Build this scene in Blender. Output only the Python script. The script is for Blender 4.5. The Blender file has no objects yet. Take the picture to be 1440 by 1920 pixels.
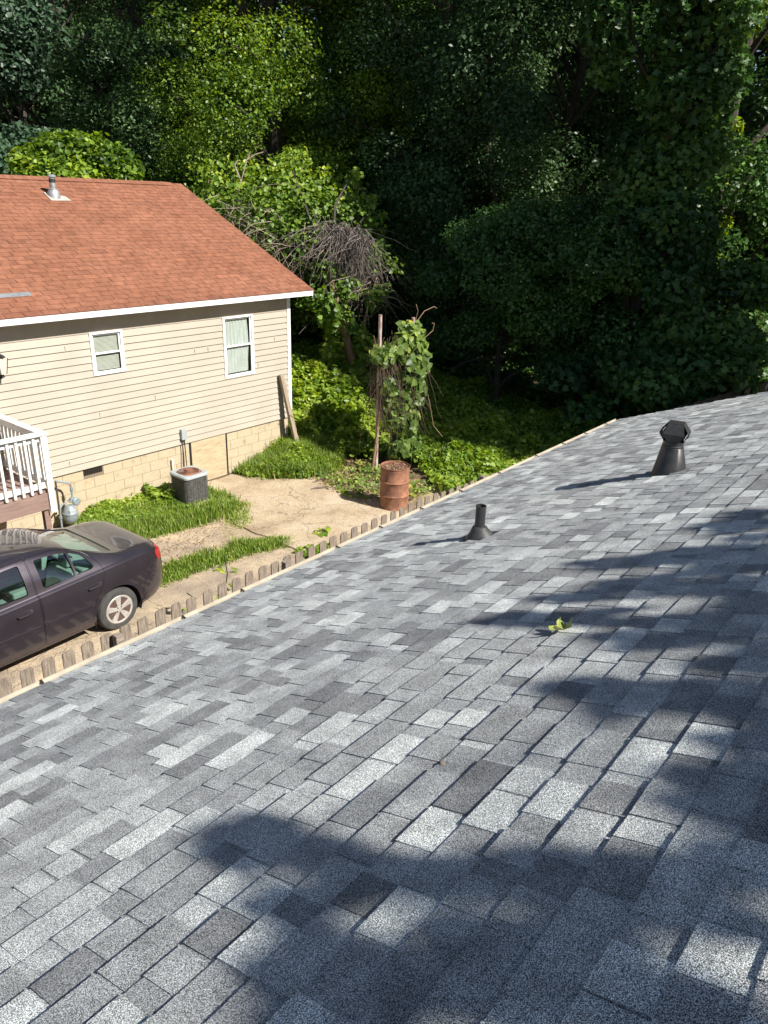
import bpy, bmesh, math, random
import numpy as np
from mathutils import Vector, Matrix
scene = bpy.context.scene
col = scene.collection
PI = math.pi
# ---------------------------------------------------------------- camera, sky, sun, exposure
CAMR = np.array([[0.6364084916, -0.7708180179, 0.0287021792],
                 [0.2779301102, 0.2638598218, 0.9236519086],
                 [0.7195408853, 0.5798427181, -0.3821561679]])      # rows: right, up, forward
F = 1409.9; CAM = np.array([0.0, 0.0, 5.65])
cd = bpy.data.cameras.new('camera'); cam = bpy.data.objects.new('camera', cd); col.objects.link(cam)
cd.sensor_fit = 'VERTICAL'; cd.sensor_height = 36.0; cd.lens = 36.0 * F / 1920.0
cd.clip_start = 0.05; cd.clip_end = 600
cam.matrix_world = Matrix([[CAMR[0][0], CAMR[1][0], -CAMR[2][0], CAM[0]],
                           [CAMR[0][1], CAMR[1][1], -CAMR[2][1], CAM[1]],
                           [CAMR[0][2], CAMR[1][2], -CAMR[2][2], CAM[2]], [0, 0, 0, 1]])
scene.camera = cam
scene.render.resolution_x = 768; scene.render.resolution_y = 1024
SUN = Vector((0.11, -0.737, 0.667)).normalized()
world = bpy.data.worlds.new('World'); scene.world = world; world.use_nodes = True
wn = world.node_tree.nodes; bg = wn['Background']
sky = wn.new('ShaderNodeTexSky'); sky.sky_type = 'NISHITA'; sky.sun_disc = False
sky.sun_elevation = math.asin(SUN.z); sky.sun_rotation = math.atan2(SUN.x, SUN.y)
sky.air_density = 1.0; sky.dust_density = 0.6
world.node_tree.links.new(sky.outputs[0], bg.inputs[0]); bg.inputs[1].default_value = 0.055
sd = bpy.data.lights.new('sun', 'SUN'); sd.energy = 5.0; sd.angle = math.radians(0.53); sd.color = (1.0, 0.95, 0.87)
so = bpy.data.objects.new('sun', sd); col.objects.link(so)
so.rotation_euler = SUN.to_track_quat('Z', 'Y').to_euler()
scene.view_settings.view_transform = 'Standard'; scene.view_settings.look = 'None'
scene.view_settings.exposure = 0.84; scene.view_settings.gamma = 1.0

def ray(px, py):
    return ((px - 720) / F) * CAMR[0] - ((py - 960) / F) * CAMR[1] + CAMR[2]
def at_y(px, py, y):
    r = ray(px, py); return Vector(CAM + r * (y / r[1]))
def at_z(px, py, z):
    r = ray(px, py); return Vector(CAM + r * ((z - CAM[2]) / r[2]))
def az(px, dist, py=380):
    r = ray(px, py); h = math.hypot(r[0], r[1]); return r[0] / h * dist, r[1] / h * dist

# ---------------------------------------------------------------- materials
def new_mat(name):
    m = bpy.data.materials.new(name); m.use_nodes = True
    return m, m.node_tree.nodes, m.node_tree.links, m.node_tree.nodes['Principled BSDF']
def M(name, c1, c2=None, scale=4.0, rough=0.7, metal=0.0, bump=0.0, bscale=60.0, detail=5.0, spec=0.5, stretch=None, lo=0.35, hi=0.65):
    m, N, L, b = new_mat(name)
    b.inputs['Roughness'].default_value = rough; b.inputs['Metallic'].default_value = metal
    b.inputs['Specular IOR Level'].default_value = spec
    tc = N.new('ShaderNodeTexCoord'); mp = N.new('ShaderNodeMapping'); L.new(tc.outputs['Object'], mp.inputs[0])
    if stretch: mp.inputs['Scale'].default_value = stretch
    if c2 is None: b.inputs['Base Color'].default_value = (*c1, 1)
    else:
        n = N.new('ShaderNodeTexNoise'); n.inputs['Scale'].default_value = scale; n.inputs['Detail'].default_value = detail
        n.inputs['Roughness'].default_value = 0.65
        L.new(mp.outputs[0], n.inputs['Vector'])
        r = N.new('ShaderNodeMapRange'); r.inputs[1].default_value = lo; r.inputs[2].default_value = hi
        L.new(n.outputs[0], r.inputs[0])
        x = N.new('ShaderNodeMix'); x.data_type = 'RGBA'; x.inputs[6].default_value = (*c1, 1); x.inputs[7].default_value = (*c2, 1)
        L.new(r.outputs[0], x.inputs[0]); L.new(x.outputs[2], b.inputs['Base Color'])
    if bump:
        n2 = N.new('ShaderNodeTexNoise'); n2.inputs['Scale'].default_value = bscale; n2.inputs['Detail'].default_value = 4
        L.new(mp.outputs[0], n2.inputs['Vector'])
        bp = N.new('ShaderNodeBump'); bp.inputs['Strength'].default_value = bump; bp.inputs['Distance'].default_value = 0.01
        L.new(n2.outputs[0], bp.inputs['Height']); L.new(bp.outputs[0], b.inputs['Normal'])
    return m
def leafmat(name, cols, trans=0.35, rough=0.45, spec=0.4):
    """leaf colour runs through cols with the per-leaf tint"""
    m, N, L, b = new_mat(name)
    a = N.new('ShaderNodeAttribute'); a.attribute_name = 'tint'
    cr = N.new('ShaderNodeValToRGB'); e = cr.color_ramp.elements
    while len(e) < len(cols): e.new(0.5)
    for i, c in enumerate(cols): e[i].position = i / (len(cols) - 1); e[i].color = (*c, 1)
    L.new(a.outputs['Fac'], cr.inputs[0]); L.new(cr.outputs[0], b.inputs['Base Color'])
    b.inputs['Roughness'].default_value = rough; b.inputs['Specular IOR Level'].default_value = spec
    t = N.new('ShaderNodeBsdfTranslucent'); hs = N.new('ShaderNodeHueSaturation')
    hs.inputs['Hue'].default_value = 0.485; hs.inputs['Saturation'].default_value = 1.15; hs.inputs['Value'].default_value = 1.5
    L.new(cr.outputs[0], hs.inputs['Color']); L.new(hs.outputs[0], t.inputs[0])
    mx = N.new('ShaderNodeMixShader'); mx.inputs[0].default_value = trans
    L.new(b.outputs[0], mx.inputs[1]); L.new(t.outputs[0], mx.inputs[2])
    L.new(mx.outputs[0], N['Material Output'].inputs['Surface'])
    return m
def shinglemat(name, dark, mid, light, grain_scale, grain_lo, grain_hi, stain=None, grain_pos=(0.44, 0.58)):
    m, N, L, b = new_mat(name)
    b.inputs['Roughness'].default_value = 0.95; b.inputs['Specular IOR Level'].default_value = 0.15
    a = N.new('ShaderNodeAttribute'); a.attribute_name = 'tint'
    cr = N.new('ShaderNodeValToRGB'); e = cr.color_ramp.elements; e.new(0.5)
    for i, c in enumerate((dark, mid, light)): e[i].position = i / 2; e[i].color = (*c, 1)
    L.new(a.outputs['Fac'], cr.inputs[0])
    tc = N.new('ShaderNodeTexCoord')
    n = N.new('ShaderNodeTexNoise'); n.inputs['Scale'].default_value = grain_scale; n.inputs['Detail'].default_value = 3; n.inputs['Roughness'].default_value = 0.7
    L.new(tc.outputs['Object'], n.inputs['Vector'])
    r = N.new('ShaderNodeMapRange'); r.inputs[1].default_value = grain_pos[0]; r.inputs[2].default_value = grain_pos[1]
    r.inputs[3].default_value = grain_lo; r.inputs[4].default_value = grain_hi; L.new(n.outputs[0], r.inputs[0])
    x = N.new('ShaderNodeMix'); x.data_type = 'RGBA'; x.blend_type = 'MULTIPLY'; x.inputs[0].default_value = 1
    L.new(cr.outputs[0], x.inputs[6]); L.new(r.outputs[0], x.inputs[7]); out = x.outputs[2]
    n2 = N.new('ShaderNodeTexNoise'); n2.inputs['Scale'].default_value = 1.1; n2.inputs['Detail'].default_value = 6
    L.new(tc.outputs['Object'], n2.inputs['Vector'])
    r2 = N.new('ShaderNodeMapRange'); r2.inputs[1].default_value = 0.35; r2.inputs[2].default_value = 0.68
    L.new(n2.outputs[0], r2.inputs[0])
    y = N.new('ShaderNodeMix'); y.data_type = 'RGBA'; y.blend_type = 'MULTIPLY'; y.inputs[7].default_value = (*(stain or (0.9, 0.9, 0.92)), 1)
    n5 = N.new('ShaderNodeTexNoise'); n5.inputs['Scale'].default_value = 8.0; n5.inputs['Detail'].default_value = 2; L.new(tc.outputs['Object'], n5.inputs['Vector'])
    r5 = N.new('ShaderNodeMapRange'); r5.inputs[1].default_value = 0.3; r5.inputs[2].default_value = 0.7; r5.inputs[3].default_value = 0.80; r5.inputs[4].default_value = 1.16; L.new(n5.outputs[0], r5.inputs[0])
    x5 = N.new('ShaderNodeMix'); x5.data_type = 'RGBA'; x5.blend_type = 'MULTIPLY'; x5.inputs[0].default_value = 1; L.new(out, x5.inputs[6]); L.new(r5.outputs[0], x5.inputs[7]); out = x5.outputs[2]
    L.new(r2.outputs[0], y.inputs[0]); L.new(out, y.inputs[6]); L.new(y.outputs[2], b.inputs['Base Color'])
    bp = N.new('ShaderNodeBump'); bp.inputs['Strength'].default_value = 0.35; bp.inputs['Distance'].default_value = 0.002
    L.new(n.outputs[0], bp.inputs['Height']); L.new(bp.outputs[0], b.inputs['Normal'])
    return m
MAT = {}
MAT['grey_shingle'] = shinglemat('grey_shingle', (0.165, 0.17, 0.18), (0.375, 0.392, 0.395), (0.59, 0.62, 0.61), 370, 0.15, 2.25, (0.90, 0.91, 0.93), (0.455, 0.60))
MAT['red_shingle'] = shinglemat('red_shingle', (0.205, 0.092, 0.060), (0.265, 0.117, 0.072), (0.31, 0.137, 0.085), 200, 0.7, 1.3, (0.86, 0.83, 0.80))
MAT['tar'] = M('tar', (0.03, 0.028, 0.03), rough=0.9)
MAT['red_edge'] = M('red_edge', (0.10, 0.05, 0.045), rough=0.9)
MAT['white'] = M('white_paint', (0.80, 0.80, 0.80), (0.70, 0.70, 0.68), 3, 0.5, lo=0.4, hi=0.8)
MAT['white_old'] = M('worn_white_paint', (0.78, 0.77, 0.75), (0.62, 0.60, 0.56), 9, 0.6)
MAT['siding'] = M('cream_vinyl', (0.405, 0.368, 0.305), (0.355, 0.32, 0.262), 1.3, 0.55, lo=0.4, hi=0.75, bump=0.15, bscale=25)
MAT['frieze'] = M('brown_frieze', (0.42, 0.36, 0.29), (0.36, 0.31, 0.25), 3, 0.7)
MAT['gutter'] = M('cream_gutter', (0.50, 0.45, 0.36), (0.38, 0.33, 0.26), 6, 0.5)
MAT['hanger'] = M('brown_metal', (0.05, 0.035, 0.03), rough=0.5, metal=0.3)
MAT['black_metal'] = M('black_painted_metal', (0.035, 0.036, 0.038), (0.06, 0.06, 0.062), 14, 0.42, 0.4)
MAT['rubber'] = M('black_rubber', (0.025, 0.025, 0.027), (0.045, 0.045, 0.045), 20, 0.55)
MAT['galv'] = M('galvanised_metal', (0.50, 0.52, 0.52), (0.30, 0.31, 0.31), 12, 0.45, 0.6)
MAT['sealant'] = M('old_sealant', (0.50, 0.47, 0.42), (0.30, 0.26, 0.22), 30, 0.9)
MAT['grey_plastic'] = M('grey_enclosure', (0.36, 0.39, 0.40), (0.30, 0.33, 0.34), 8, 0.5)
MAT['gas'] = M('gas_meter_paint', (0.27, 0.32, 0.34), (0.20, 0.24, 0.26), 20, 0.5, 0.2)
MAT['dark_pipe'] = M('dark_pipe', (0.05, 0.045, 0.04), rough=0.6)
MAT['deck_wood'] = M('brown_deck_wood', (0.27, 0.18, 0.15), (0.19, 0.125, 0.105), 5, 0.75, stretch=(0.6, 6, 6), bump=0.2)
MAT['fence_wood'] = M('weathered_picket_wood', (0.30, 0.245, 0.19), (0.13, 0.105, 0.085), 16, 0.9, stretch=(3.2, 3.2, 0.35), bump=0.5, bscale=40, lo=0.36, hi=0.62)
MAT['rail_wood'] = M('weathered_rail_wood', (0.33, 0.28, 0.23), (0.15, 0.12, 0.10), 16, 0.9, stretch=(0.35, 3, 3), bump=0.5, bscale=40, lo=0.36, hi=0.62)
MAT['dark_fence'] = M('dark_fence_wood', (0.075, 0.06, 0.05), (0.035, 0.03, 0.026), 9, 0.9, stretch=(3, 3, 0.3), bump=0.3)
MAT['board_wood'] = M('grey_board_wood', (0.33, 0.26, 0.19), (0.23, 0.18, 0.13), 9, 0.85, stretch=(3, 3, 0.3), bump=0.2)
MAT['rust'] = M('rusty_steel', (0.36, 0.165, 0.095), (0.17, 0.08, 0.052), 7, 0.8, 0.15, bump=0.3, bscale=50)
MAT['rust_top'] = M('rusty_lid', (0.20, 0.085, 0.06), (0.10, 0.05, 0.04), 14, 0.85, 0.1, bump=0.3)
MAT['pole'] = M('rusted_white_pole', (0.55, 0.47, 0.43), (0.22, 0.10, 0.07), 9, 0.7, 0.2, stretch=(1, 1, 0.5))
MAT['bark'] = M('bark', (0.07, 0.055, 0.042), (0.035, 0.028, 0.022), 12, 0.95, stretch=(2, 2, 0.5), bump=0.6, bscale=30)
MAT['bark_light'] = M('light_bark', (0.32, 0.21, 0.13), (0.20, 0.13, 0.085), 12, 0.9, stretch=(2, 2, 0.5), bump=0.5, bscale=30)
MAT['twig'] = M('dead_twigs', (0.34, 0.27, 0.21), (0.17, 0.135, 0.105), 6, 0.9)
MAT['stem_brown'] = M('dead_brown_stems', (0.14, 0.095, 0.065), (0.065, 0.048, 0.036), 8, 0.9)
MAT['twig_dark'] = M('dead_vines', (0.25, 0.21, 0.19), (0.11, 0.09, 0.08), 6, 0.9)
MAT['wheel_cover'] = M('dusty_wheel_cover', (0.46, 0.44, 0.41), (0.33, 0.295, 0.27), 14, 0.5, 0.2)
MAT['wheel_rust'] = M('rusty_wheel', (0.13, 0.075, 0.06), (0.06, 0.042, 0.038), 20, 0.8, 0.2)
MAT['tyre'] = M('tyre_rubber', (0.06, 0.058, 0.055), (0.035, 0.034, 0.033), 9, 0.85, bump=0.2, bscale=80)
MAT['seat'] = M('grey_green_seat', (0.42, 0.47, 0.44), (0.34, 0.38, 0.36), 6, 0.9)
MAT['interior'] = M('dark_interior', (0.02, 0.02, 0.022), rough=0.9)
MAT['void'] = M('dark_void', (0.012, 0.012, 0.012), rough=1.0)
MAT['trim'] = M('black_trim', (0.02, 0.02, 0.022), rough=0.45)
MAT['curtain'] = M('pale_curtain', (0.56, 0.58, 0.55), (0.40, 0.42, 0.40), 6, 0.9, stretch=(5, 1, 0.5))
MAT['blind'] = M('pale_blind', (0.50, 0.50, 0.44), (0.43, 0.43, 0.38), 6, 0.8)
MAT['coil'] = M('condenser_coil', (0.15, 0.145, 0.135), (0.07, 0.068, 0.064), 20, 0.7, 0.3)
MAT['dry_leaf'] = leafmat('dry_leaf', [(0.16, 0.09, 0.05), (0.34, 0.24, 0.13), (0.48, 0.38, 0.22)], 0.15, 0.8, 0.2)

def car_paint():
    m, N, L, b = new_mat('charcoal_purple_paint')
    tc = N.new('ShaderNodeTexCoord'); n = N.new('ShaderNodeTexNoise'); n.inputs['Scale'].default_value = 3.0; n.inputs['Detail'].default_value = 8
    L.new(tc.outputs['Object'], n.inputs['Vector'])
    x = N.new('ShaderNodeMix'); x.data_type = 'RGBA'; x.inputs[6].default_value = (0.042, 0.034, 0.045, 1); x.inputs[7].default_value = (0.062, 0.052, 0.064, 1)
    L.new(n.outputs[0], x.inputs[0]); L.new(x.outputs[2], b.inputs['Base Color'])
    r = N.new('ShaderNodeMapRange'); r.inputs[3].default_value = 0.30; r.inputs[4].default_value = 0.42
    L.new(n.outputs[0], r.inputs[0]); L.new(r.outputs[0], b.inputs['Roughness'])
    b.inputs['Metallic'].default_value = 0.6; b.inputs['Coat Weight'].default_value = 1.0; b.inputs['Coat Roughness'].default_value = 0.06
    return m
MAT['paint'] = car_paint()
def glassmat(name, tintc, alpha, rough=0.03):
    m, N, L, b = new_mat(name)
    g = N.new('ShaderNodeBsdfGlossy'); g.inputs['Roughness'].default_value = rough
    t = N.new('ShaderNodeBsdfTransparent'); t.inputs[0].default_value = (*tintc, 1)
    lw = N.new('ShaderNodeLayerWeight'); lw.inputs[0].default_value = 0.5
    pw = N.new('ShaderNodeMath'); pw.operation = 'POWER'; pw.inputs[1].default_value = 5; L.new(lw.outputs['Facing'], pw.inputs[0])
    ad = N.new('ShaderNodeMath'); ad.operation = 'ADD'; ad.inputs[1].default_value = alpha; L.new(pw.outputs[0], ad.inputs[0])
    mx = N.new('ShaderNodeMixShader'); L.new(ad.outputs[0], mx.inputs[0]); L.new(t.outputs[0], mx.inputs[1]); L.new(g.outputs[0], mx.inputs[2])
    L.new(mx.outputs[0], N['Material Output'].inputs['Surface']); return m
MAT['glass'] = glassmat('window_glass', (0.95, 0.97, 0.96), 0.06)
MAT['car_glass'] = glassmat('car_glass', (0.60, 0.76, 0.70), 0.16)
MAT['red_lens'] = M('red_lens', (0.30, 0.015, 0.02), rough=0.2)
MAT['stone'] = M('pebble', (0.16, 0.13, 0.10), rough=0.9)
def lanternmat():
    m, N, L, b = new_mat('frosted_lantern_glass'); b.inputs['Base Color'].default_value = (0.62, 0.55, 0.45, 1); b.inputs['Roughness'].default_value = 0.3; return m
MAT['lantern_glass'] = lanternmat()

def blockmat():
    m, N, L, b = new_mat('painted_concrete_block'); b.inputs['Roughness'].default_value = 0.9
    tc = N.new('ShaderNodeTexCoord'); mp = N.new('ShaderNodeMapping'); mp.inputs['Rotation'].default_value = (PI / 2, 0, 0)
    L.new(tc.outputs['Object'], mp.inputs[0])
    n = N.new('ShaderNodeTexNoise'); n.inputs['Scale'].default_value = 4; n.inputs['Detail'].default_value = 8; n.inputs['Roughness'].default_value = 0.7; L.new(tc.outputs['Object'], n.inputs['Vector'])
    cr = N.new('ShaderNodeValToRGB'); e = cr.color_ramp.elements; e.new(0.5); e.new(0.7)
    for i, (p, c) in enumerate(((0.3, (0.27, 0.22, 0.15)), (0.42, (0.42, 0.345, 0.235)), (0.58, (0.45, 0.375, 0.26)), (0.72, (0.38, 0.245, 0.13)))):
        e[i].position = p; e[i].color = (*c, 1)
    L.new(n.outputs[0], cr.inputs[0]); L.new(cr.outputs[0], b.inputs['Base Color'])
    n2 = N.new('ShaderNodeTexNoise'); n2.inputs['Scale'].default_value = 60; L.new(tc.outputs['Object'], n2.inputs['Vector'])
    bp = N.new('ShaderNodeBump'); bp.inputs['Strength'].default_value = 0.3; bp.inputs['Distance'].default_value = 0.01
    L.new(n2.outputs[0], bp.inputs['Height']); L.new(bp.outputs[0], b.inputs['Normal']); return m
MAT['block'] = blockmat()
MAT['mortar'] = M('mortar', (0.20, 0.16, 0.11), rough=0.95)
MAT['plywood'] = M('painted_plywood', (0.45, 0.37, 0.24), (0.30, 0.23, 0.14), 5, 0.8, stretch=(0.7, 1, 4), lo=0.4, hi=0.75)
def concretemat(name, a, b_, c, stain):
    m, N, L, b = new_mat(name); b.inputs['Roughness'].default_value = 0.95; b.inputs['Specular IOR Level'].default_value = 0.2
    tc = N.new('ShaderNodeTexCoord')
    n = N.new('ShaderNodeTexNoise'); n.inputs['Scale'].default_value = 0.9; n.inputs['Detail'].default_value = 9; n.inputs['Roughness'].default_value = 0.62; L.new(tc.outputs['Object'], n.inputs['Vector'])
    cr = N.new('ShaderNodeValToRGB'); e = cr.color_ramp.elements; e.new(0.5)
    for i, (p, cc) in enumerate(((0.34, a), (0.5, b_), (0.66, c))): e[i].position = p; e[i].color = (*cc, 1)
    L.new(n.outputs[0], cr.inputs[0])
    n2 = N.new('ShaderNodeTexNoise'); n2.inputs['Scale'].default_value = 75; n2.inputs['Detail'].default_value = 3; L.new(tc.outputs['Object'], n2.inputs['Vector'])
    r = N.new('ShaderNodeMapRange'); r.inputs[1].default_value = 0.36; r.inputs[2].default_value = 0.62; r.inputs[3].default_value = 0.62; r.inputs[4].default_value = 1.2; L.new(n2.outputs[0], r.inputs[0])
    x = N.new('ShaderNodeMix'); x.data_type = 'RGBA'; x.blend_type = 'MULTIPLY'; x.inputs[0].default_value = 1
    L.new(cr.outputs[0], x.inputs[6]); L.new(r.outputs[0], x.inputs[7])
    v = N.new('ShaderNodeTexVoronoi'); v.feature = 'DISTANCE_TO_EDGE'; v.inputs['Scale'].default_value = 0.62
    nz = N.new('ShaderNodeTexNoise'); nz.inputs['Scale'].default_value = 2.5; nz.inputs['Detail'].default_value = 6; L.new(tc.outputs['Object'], nz.inputs['Vector'])
    vm = N.new('ShaderNodeVectorMath'); vm.operation = 'MULTIPLY_ADD'; vm.inputs[1].default_value = (0.5, 0.5, 0.5); L.new(nz.outputs['Color'], vm.inputs[0]); L.new(tc.outputs['Object'], vm.inputs[2])
    L.new(vm.outputs[0], v.inputs['Vector'])
    r3 = N.new('ShaderNodeMapRange'); r3.inputs[1].default_value = 0.0; r3.inputs[2].default_value = 0.008; r3.inputs[3].default_value = 0.5; r3.inputs[4].default_value = 1.0; L.new(v.outputs['Distance'], r3.inputs[0])
    y = N.new('ShaderNodeMix'); y.data_type = 'RGBA'; y.blend_type = 'MULTIPLY'; y.inputs[0].default_value = 1
    L.new(x.outputs[2], y.inputs[6]); L.new(r3.outputs[0], y.inputs[7]); L.new(y.outputs[2], b.inputs['Base Color'])
    bp = N.new('ShaderNodeBump'); bp.inputs['Strength'].default_value = 0.4; bp.inputs['Distance'].default_value = 0.01
    L.new(n2.outputs[0], bp.inputs['Height']); L.new(bp.outputs[0], b.inputs['Normal']); return m
MAT['patio'] = concretemat('tan_concrete', (0.30, 0.225, 0.15), (0.46, 0.365, 0.25), (0.52, 0.44, 0.33), None)
MAT['drive'] = concretemat('grey_stained_concrete', (0.20, 0.165, 0.13), (0.36, 0.29, 0.215), (0.54, 0.43, 0.29), None)
MAT['soil'] = M('soil', (0.16, 0.105, 0.06), (0.07, 0.055, 0.03), 1.7, 0.95, bump=0.6, bscale=14, detail=9)
MAT['gravel'] = M('dry_litter_gravel', (0.46, 0.37, 0.24), (0.20, 0.155, 0.10), 26, 0.95, bump=0.8, bscale=50, detail=8)

G = {  # leaf palettes
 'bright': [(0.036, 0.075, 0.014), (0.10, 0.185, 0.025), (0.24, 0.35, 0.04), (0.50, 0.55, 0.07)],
 'mid': [(0.0338, 0.0743, 0.0189), (0.0783, 0.1553, 0.0297), (0.1485, 0.2565, 0.0432), (0.27, 0.3915, 0.0675)],
 'dark': [(0.0243, 0.054, 0.0216), (0.0486, 0.1013, 0.0365), (0.081, 0.1512, 0.0513), (0.135, 0.216, 0.0675)],  # deep shade of the woods is partly put into these leaf colours
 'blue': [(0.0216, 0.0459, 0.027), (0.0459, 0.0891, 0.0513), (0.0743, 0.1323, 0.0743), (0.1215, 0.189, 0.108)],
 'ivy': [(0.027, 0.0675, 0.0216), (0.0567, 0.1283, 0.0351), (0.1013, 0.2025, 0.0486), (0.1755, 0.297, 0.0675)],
 'cover':  [(0.035, 0.085, 0.014), (0.13, 0.225, 0.025), (0.27, 0.38, 0.04), (0.48, 0.52, 0.09)],
 'vine':   [(0.05, 0.085, 0.022), (0.095, 0.16, 0.035), (0.19, 0.28, 0.06), (0.44, 0.46, 0.08)],
 'grass':  [(0.05, 0.11, 0.02), (0.145, 0.235, 0.035), (0.27, 0.36, 0.06), (0.50, 0.48, 0.20)],
}
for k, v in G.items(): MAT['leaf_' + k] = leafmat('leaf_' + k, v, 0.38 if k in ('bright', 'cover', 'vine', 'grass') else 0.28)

# ---------------------------------------------------------------- object helpers
def tag(o, label=None, cat=None, group=None, kind=None):
    if label: o['label'] = label
    if cat: o['category'] = cat
    if group: o['group'] = group
    if kind: o['kind'] = kind
    return o
def empty(name, loc, label, cat, group=None, rz=0.0):
    o = bpy.data.objects.new(name, None); col.objects.link(o); o.location = loc; o.rotation_euler = (0, 0, rz)
    o.empty_display_size = 0.2
    return tag(o, label, cat, group)
def link(name, me, material, parent=None, label=None):
    o = bpy.data.objects.new(name, me); col.objects.link(o)
    if material is not None and not me.materials: me.materials.append(material)
    if parent is not None: o.parent = parent
    if label: o['label'] = label
    return o
def top_of(o):
    v = Vector((0, 0, 0))
    while o is not None: v += o.location; o = o.parent
    return v
class MB:
    def __init__(s): s.v = []; s.f = []; s.t = []
    def add(s, vs, fs, t=None):
        k = len(s.v); s.v += [tuple(p) for p in vs]
        for f in fs: s.f.append([k + i for i in f]); s.t.append(t if t is not None else 0.5)
    def hexa(s, p, t=None):   # 8 points, bottom ring then top ring
        s.add(p, [(3, 2, 1, 0), (4, 5, 6, 7), (0, 1, 5, 4), (1, 2, 6, 5), (2, 3, 7, 6), (3, 0, 4, 7)], t)
    def box(s, x0, x1, y0, y1, z0, z1, t=None):
        s.hexa([(x0, y0, z0), (x1, y0, z0), (x1, y1, z0), (x0, y1, z0), (x0, y0, z1), (x1, y0, z1), (x1, y1, z1), (x0, y1, z1)], t)
    def bar(s, a, b, w, h, up=(0, 0, 1)):
        a = Vector(a); b = Vector(b); d = (b - a).normalized(); r = d.cross(Vector(up))
        if r.length < 1e-4: r = Vector((1, 0, 0))
        r.normalize(); u = r.cross(d); r *= w / 2; u *= h / 2
        s.hexa([a - r - u, a + r - u, a + r + u, a - r + u, b - r - u, b + r - u, b + r + u, b - r + u])
    def prism(s, poly, d):     # poly: 3d points, d: extrusion vector
        n = len(poly); d = Vector(d); P = [Vector(p) for p in poly]
        s.add(P + [p + d for p in P], [tuple(range(n))[::-1], tuple(range(n, 2 * n))] + [(i, (i + 1) % n, n + (i + 1) % n, n + i) for i in range(n)])
    def tube(s, pts, rad, n=8, cap=True):
        pts = [Vector(p) for p in pts]; m = len(pts)
        if not hasattr(rad, '__len__'): rad = [rad] * m
        k = len(s.v); prev = None
        for i, p in enumerate(pts):
            d = (pts[min(i + 1, m - 1)] - pts[max(i - 1, 0)]).normalized()
            if prev is None: r = d.orthogonal().normalized()
            else:
                r = prev - d * prev.dot(d)
                r = r.normalized() if r.length > 1e-5 else d.orthogonal().normalized()
            prev = r; u = d.cross(r)
            for j in range(n):
                a = 2 * PI * j / n; s.v.append(tuple(p + (r * math.cos(a) + u * math.sin(a)) * rad[i]))
        for i in range(m - 1):
            for j in range(n):
                s.f.append([k + i * n + j, k + i * n + (j + 1) % n, k + (i + 1) * n + (j + 1) % n, k + (i + 1) * n + j]); s.t.append(0.5)
        if cap:
            s.f.append([k + j for j in range(n)][::-1]); s.t.append(0.5)
            s.f.append([k + (m - 1) * n + j for j in range(n)]); s.t.append(0.5)
    def lathe(s, prof, c=(0, 0, 0), n=32, axis='z', cap=True):   # prof: (r, h)
        k = len(s.v)
        for r, h in prof:
            for j in range(n):
                a = 2 * PI * j / n; x, y = r * math.cos(a), r * math.sin(a)
                p = (x, y, h) if axis == 'z' else (x, h, y)
                s.v.append((c[0] + p[0], c[1] + p[1], c[2] + p[2]))
        for i in range(len(prof) - 1):
            for j in range(n):
                s.f.append([k + i * n + j, k + i * n + (j + 1) % n, k + (i + 1) * n + (j + 1) % n, k + (i + 1) * n + j]); s.t.append(0.5)
        if cap:
            s.f.append([k + j for j in range(n)][::-1]); s.t.append(0.5)
            s.f.append([k + (len(prof) - 1) * n + j for j in range(n)]); s.t.append(0.5)
    def build(s, name, material, parent=None, local=False, smooth=False, bevel=0.0, label=None, fix=True, tint=False):
        off = Vector((0, 0, 0))
        if parent is not None and not local: off = top_of(parent)
        me = bpy.data.meshes.new(name)
        me.from_pydata([(p[0] - off.x, p[1] - off.y, p[2] - off.z) for p in s.v], [], s.f)
        if fix:
            bm = bmesh.new(); bm.from_mesh(me); bmesh.ops.recalc_face_normals(bm, faces=bm.faces); bm.to_mesh(me); bm.free()
        if tint:
            a = me.attributes.new('tint', 'FLOAT', 'FACE'); a.data.foreach_set('value', s.t)
        if smooth:
            me.polygons.foreach_set('use_smooth', [True] * len(me.polygons))
            me.set_sharp_from_angle(angle=math.radians(35))
        me.update()
        o = link(name, me, material, parent, label)
        if bevel:
            b = o.modifiers.new('bevel', 'BEVEL'); b.width = bevel; b.segments = 2; b.limit_method = 'ANGLE'
        return o

# numpy leaves ------------------------------------------------
def mesh_np(name, V, nper, faces, tint, smooth=False):
    """V (n,nper,3); faces: list of index tuples within one leaf"""
    n = V.shape[0]; me = bpy.data.meshes.new(name)
    me.vertices.add(n * nper); me.vertices.foreach_set('co', V.reshape(-1).astype(np.float32))
    base = (np.arange(n) * nper)[:, None]
    loops = []; tot = []
    flat = np.concatenate([np.array(f) for f in faces])[None, :] + base
    sizes = np.array([len(f) for f in faces])
    me.loops.add(flat.size); me.loops.foreach_set('vertex_index', flat.reshape(-1).astype(np.int32))
    st = np.concatenate([[0], np.cumsum(sizes)[:-1]])
    starts = (st[None, :] + (np.arange(n) * sizes.sum())[:, None]).reshape(-1)
    me.polygons.add(n * len(faces)); me.polygons.foreach_set('loop_start', starts.astype(np.int32))
    me.update(calc_edges=True)
    a = me.attributes.new('tint', 'FLOAT', 'FACE'); a.data.foreach_set('value', np.repeat(tint, len(faces)).astype(np.float32))
    return me
def unit(a): return a / np.maximum(np.linalg.norm(a, axis=1, keepdims=True), 1e-9)
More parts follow.
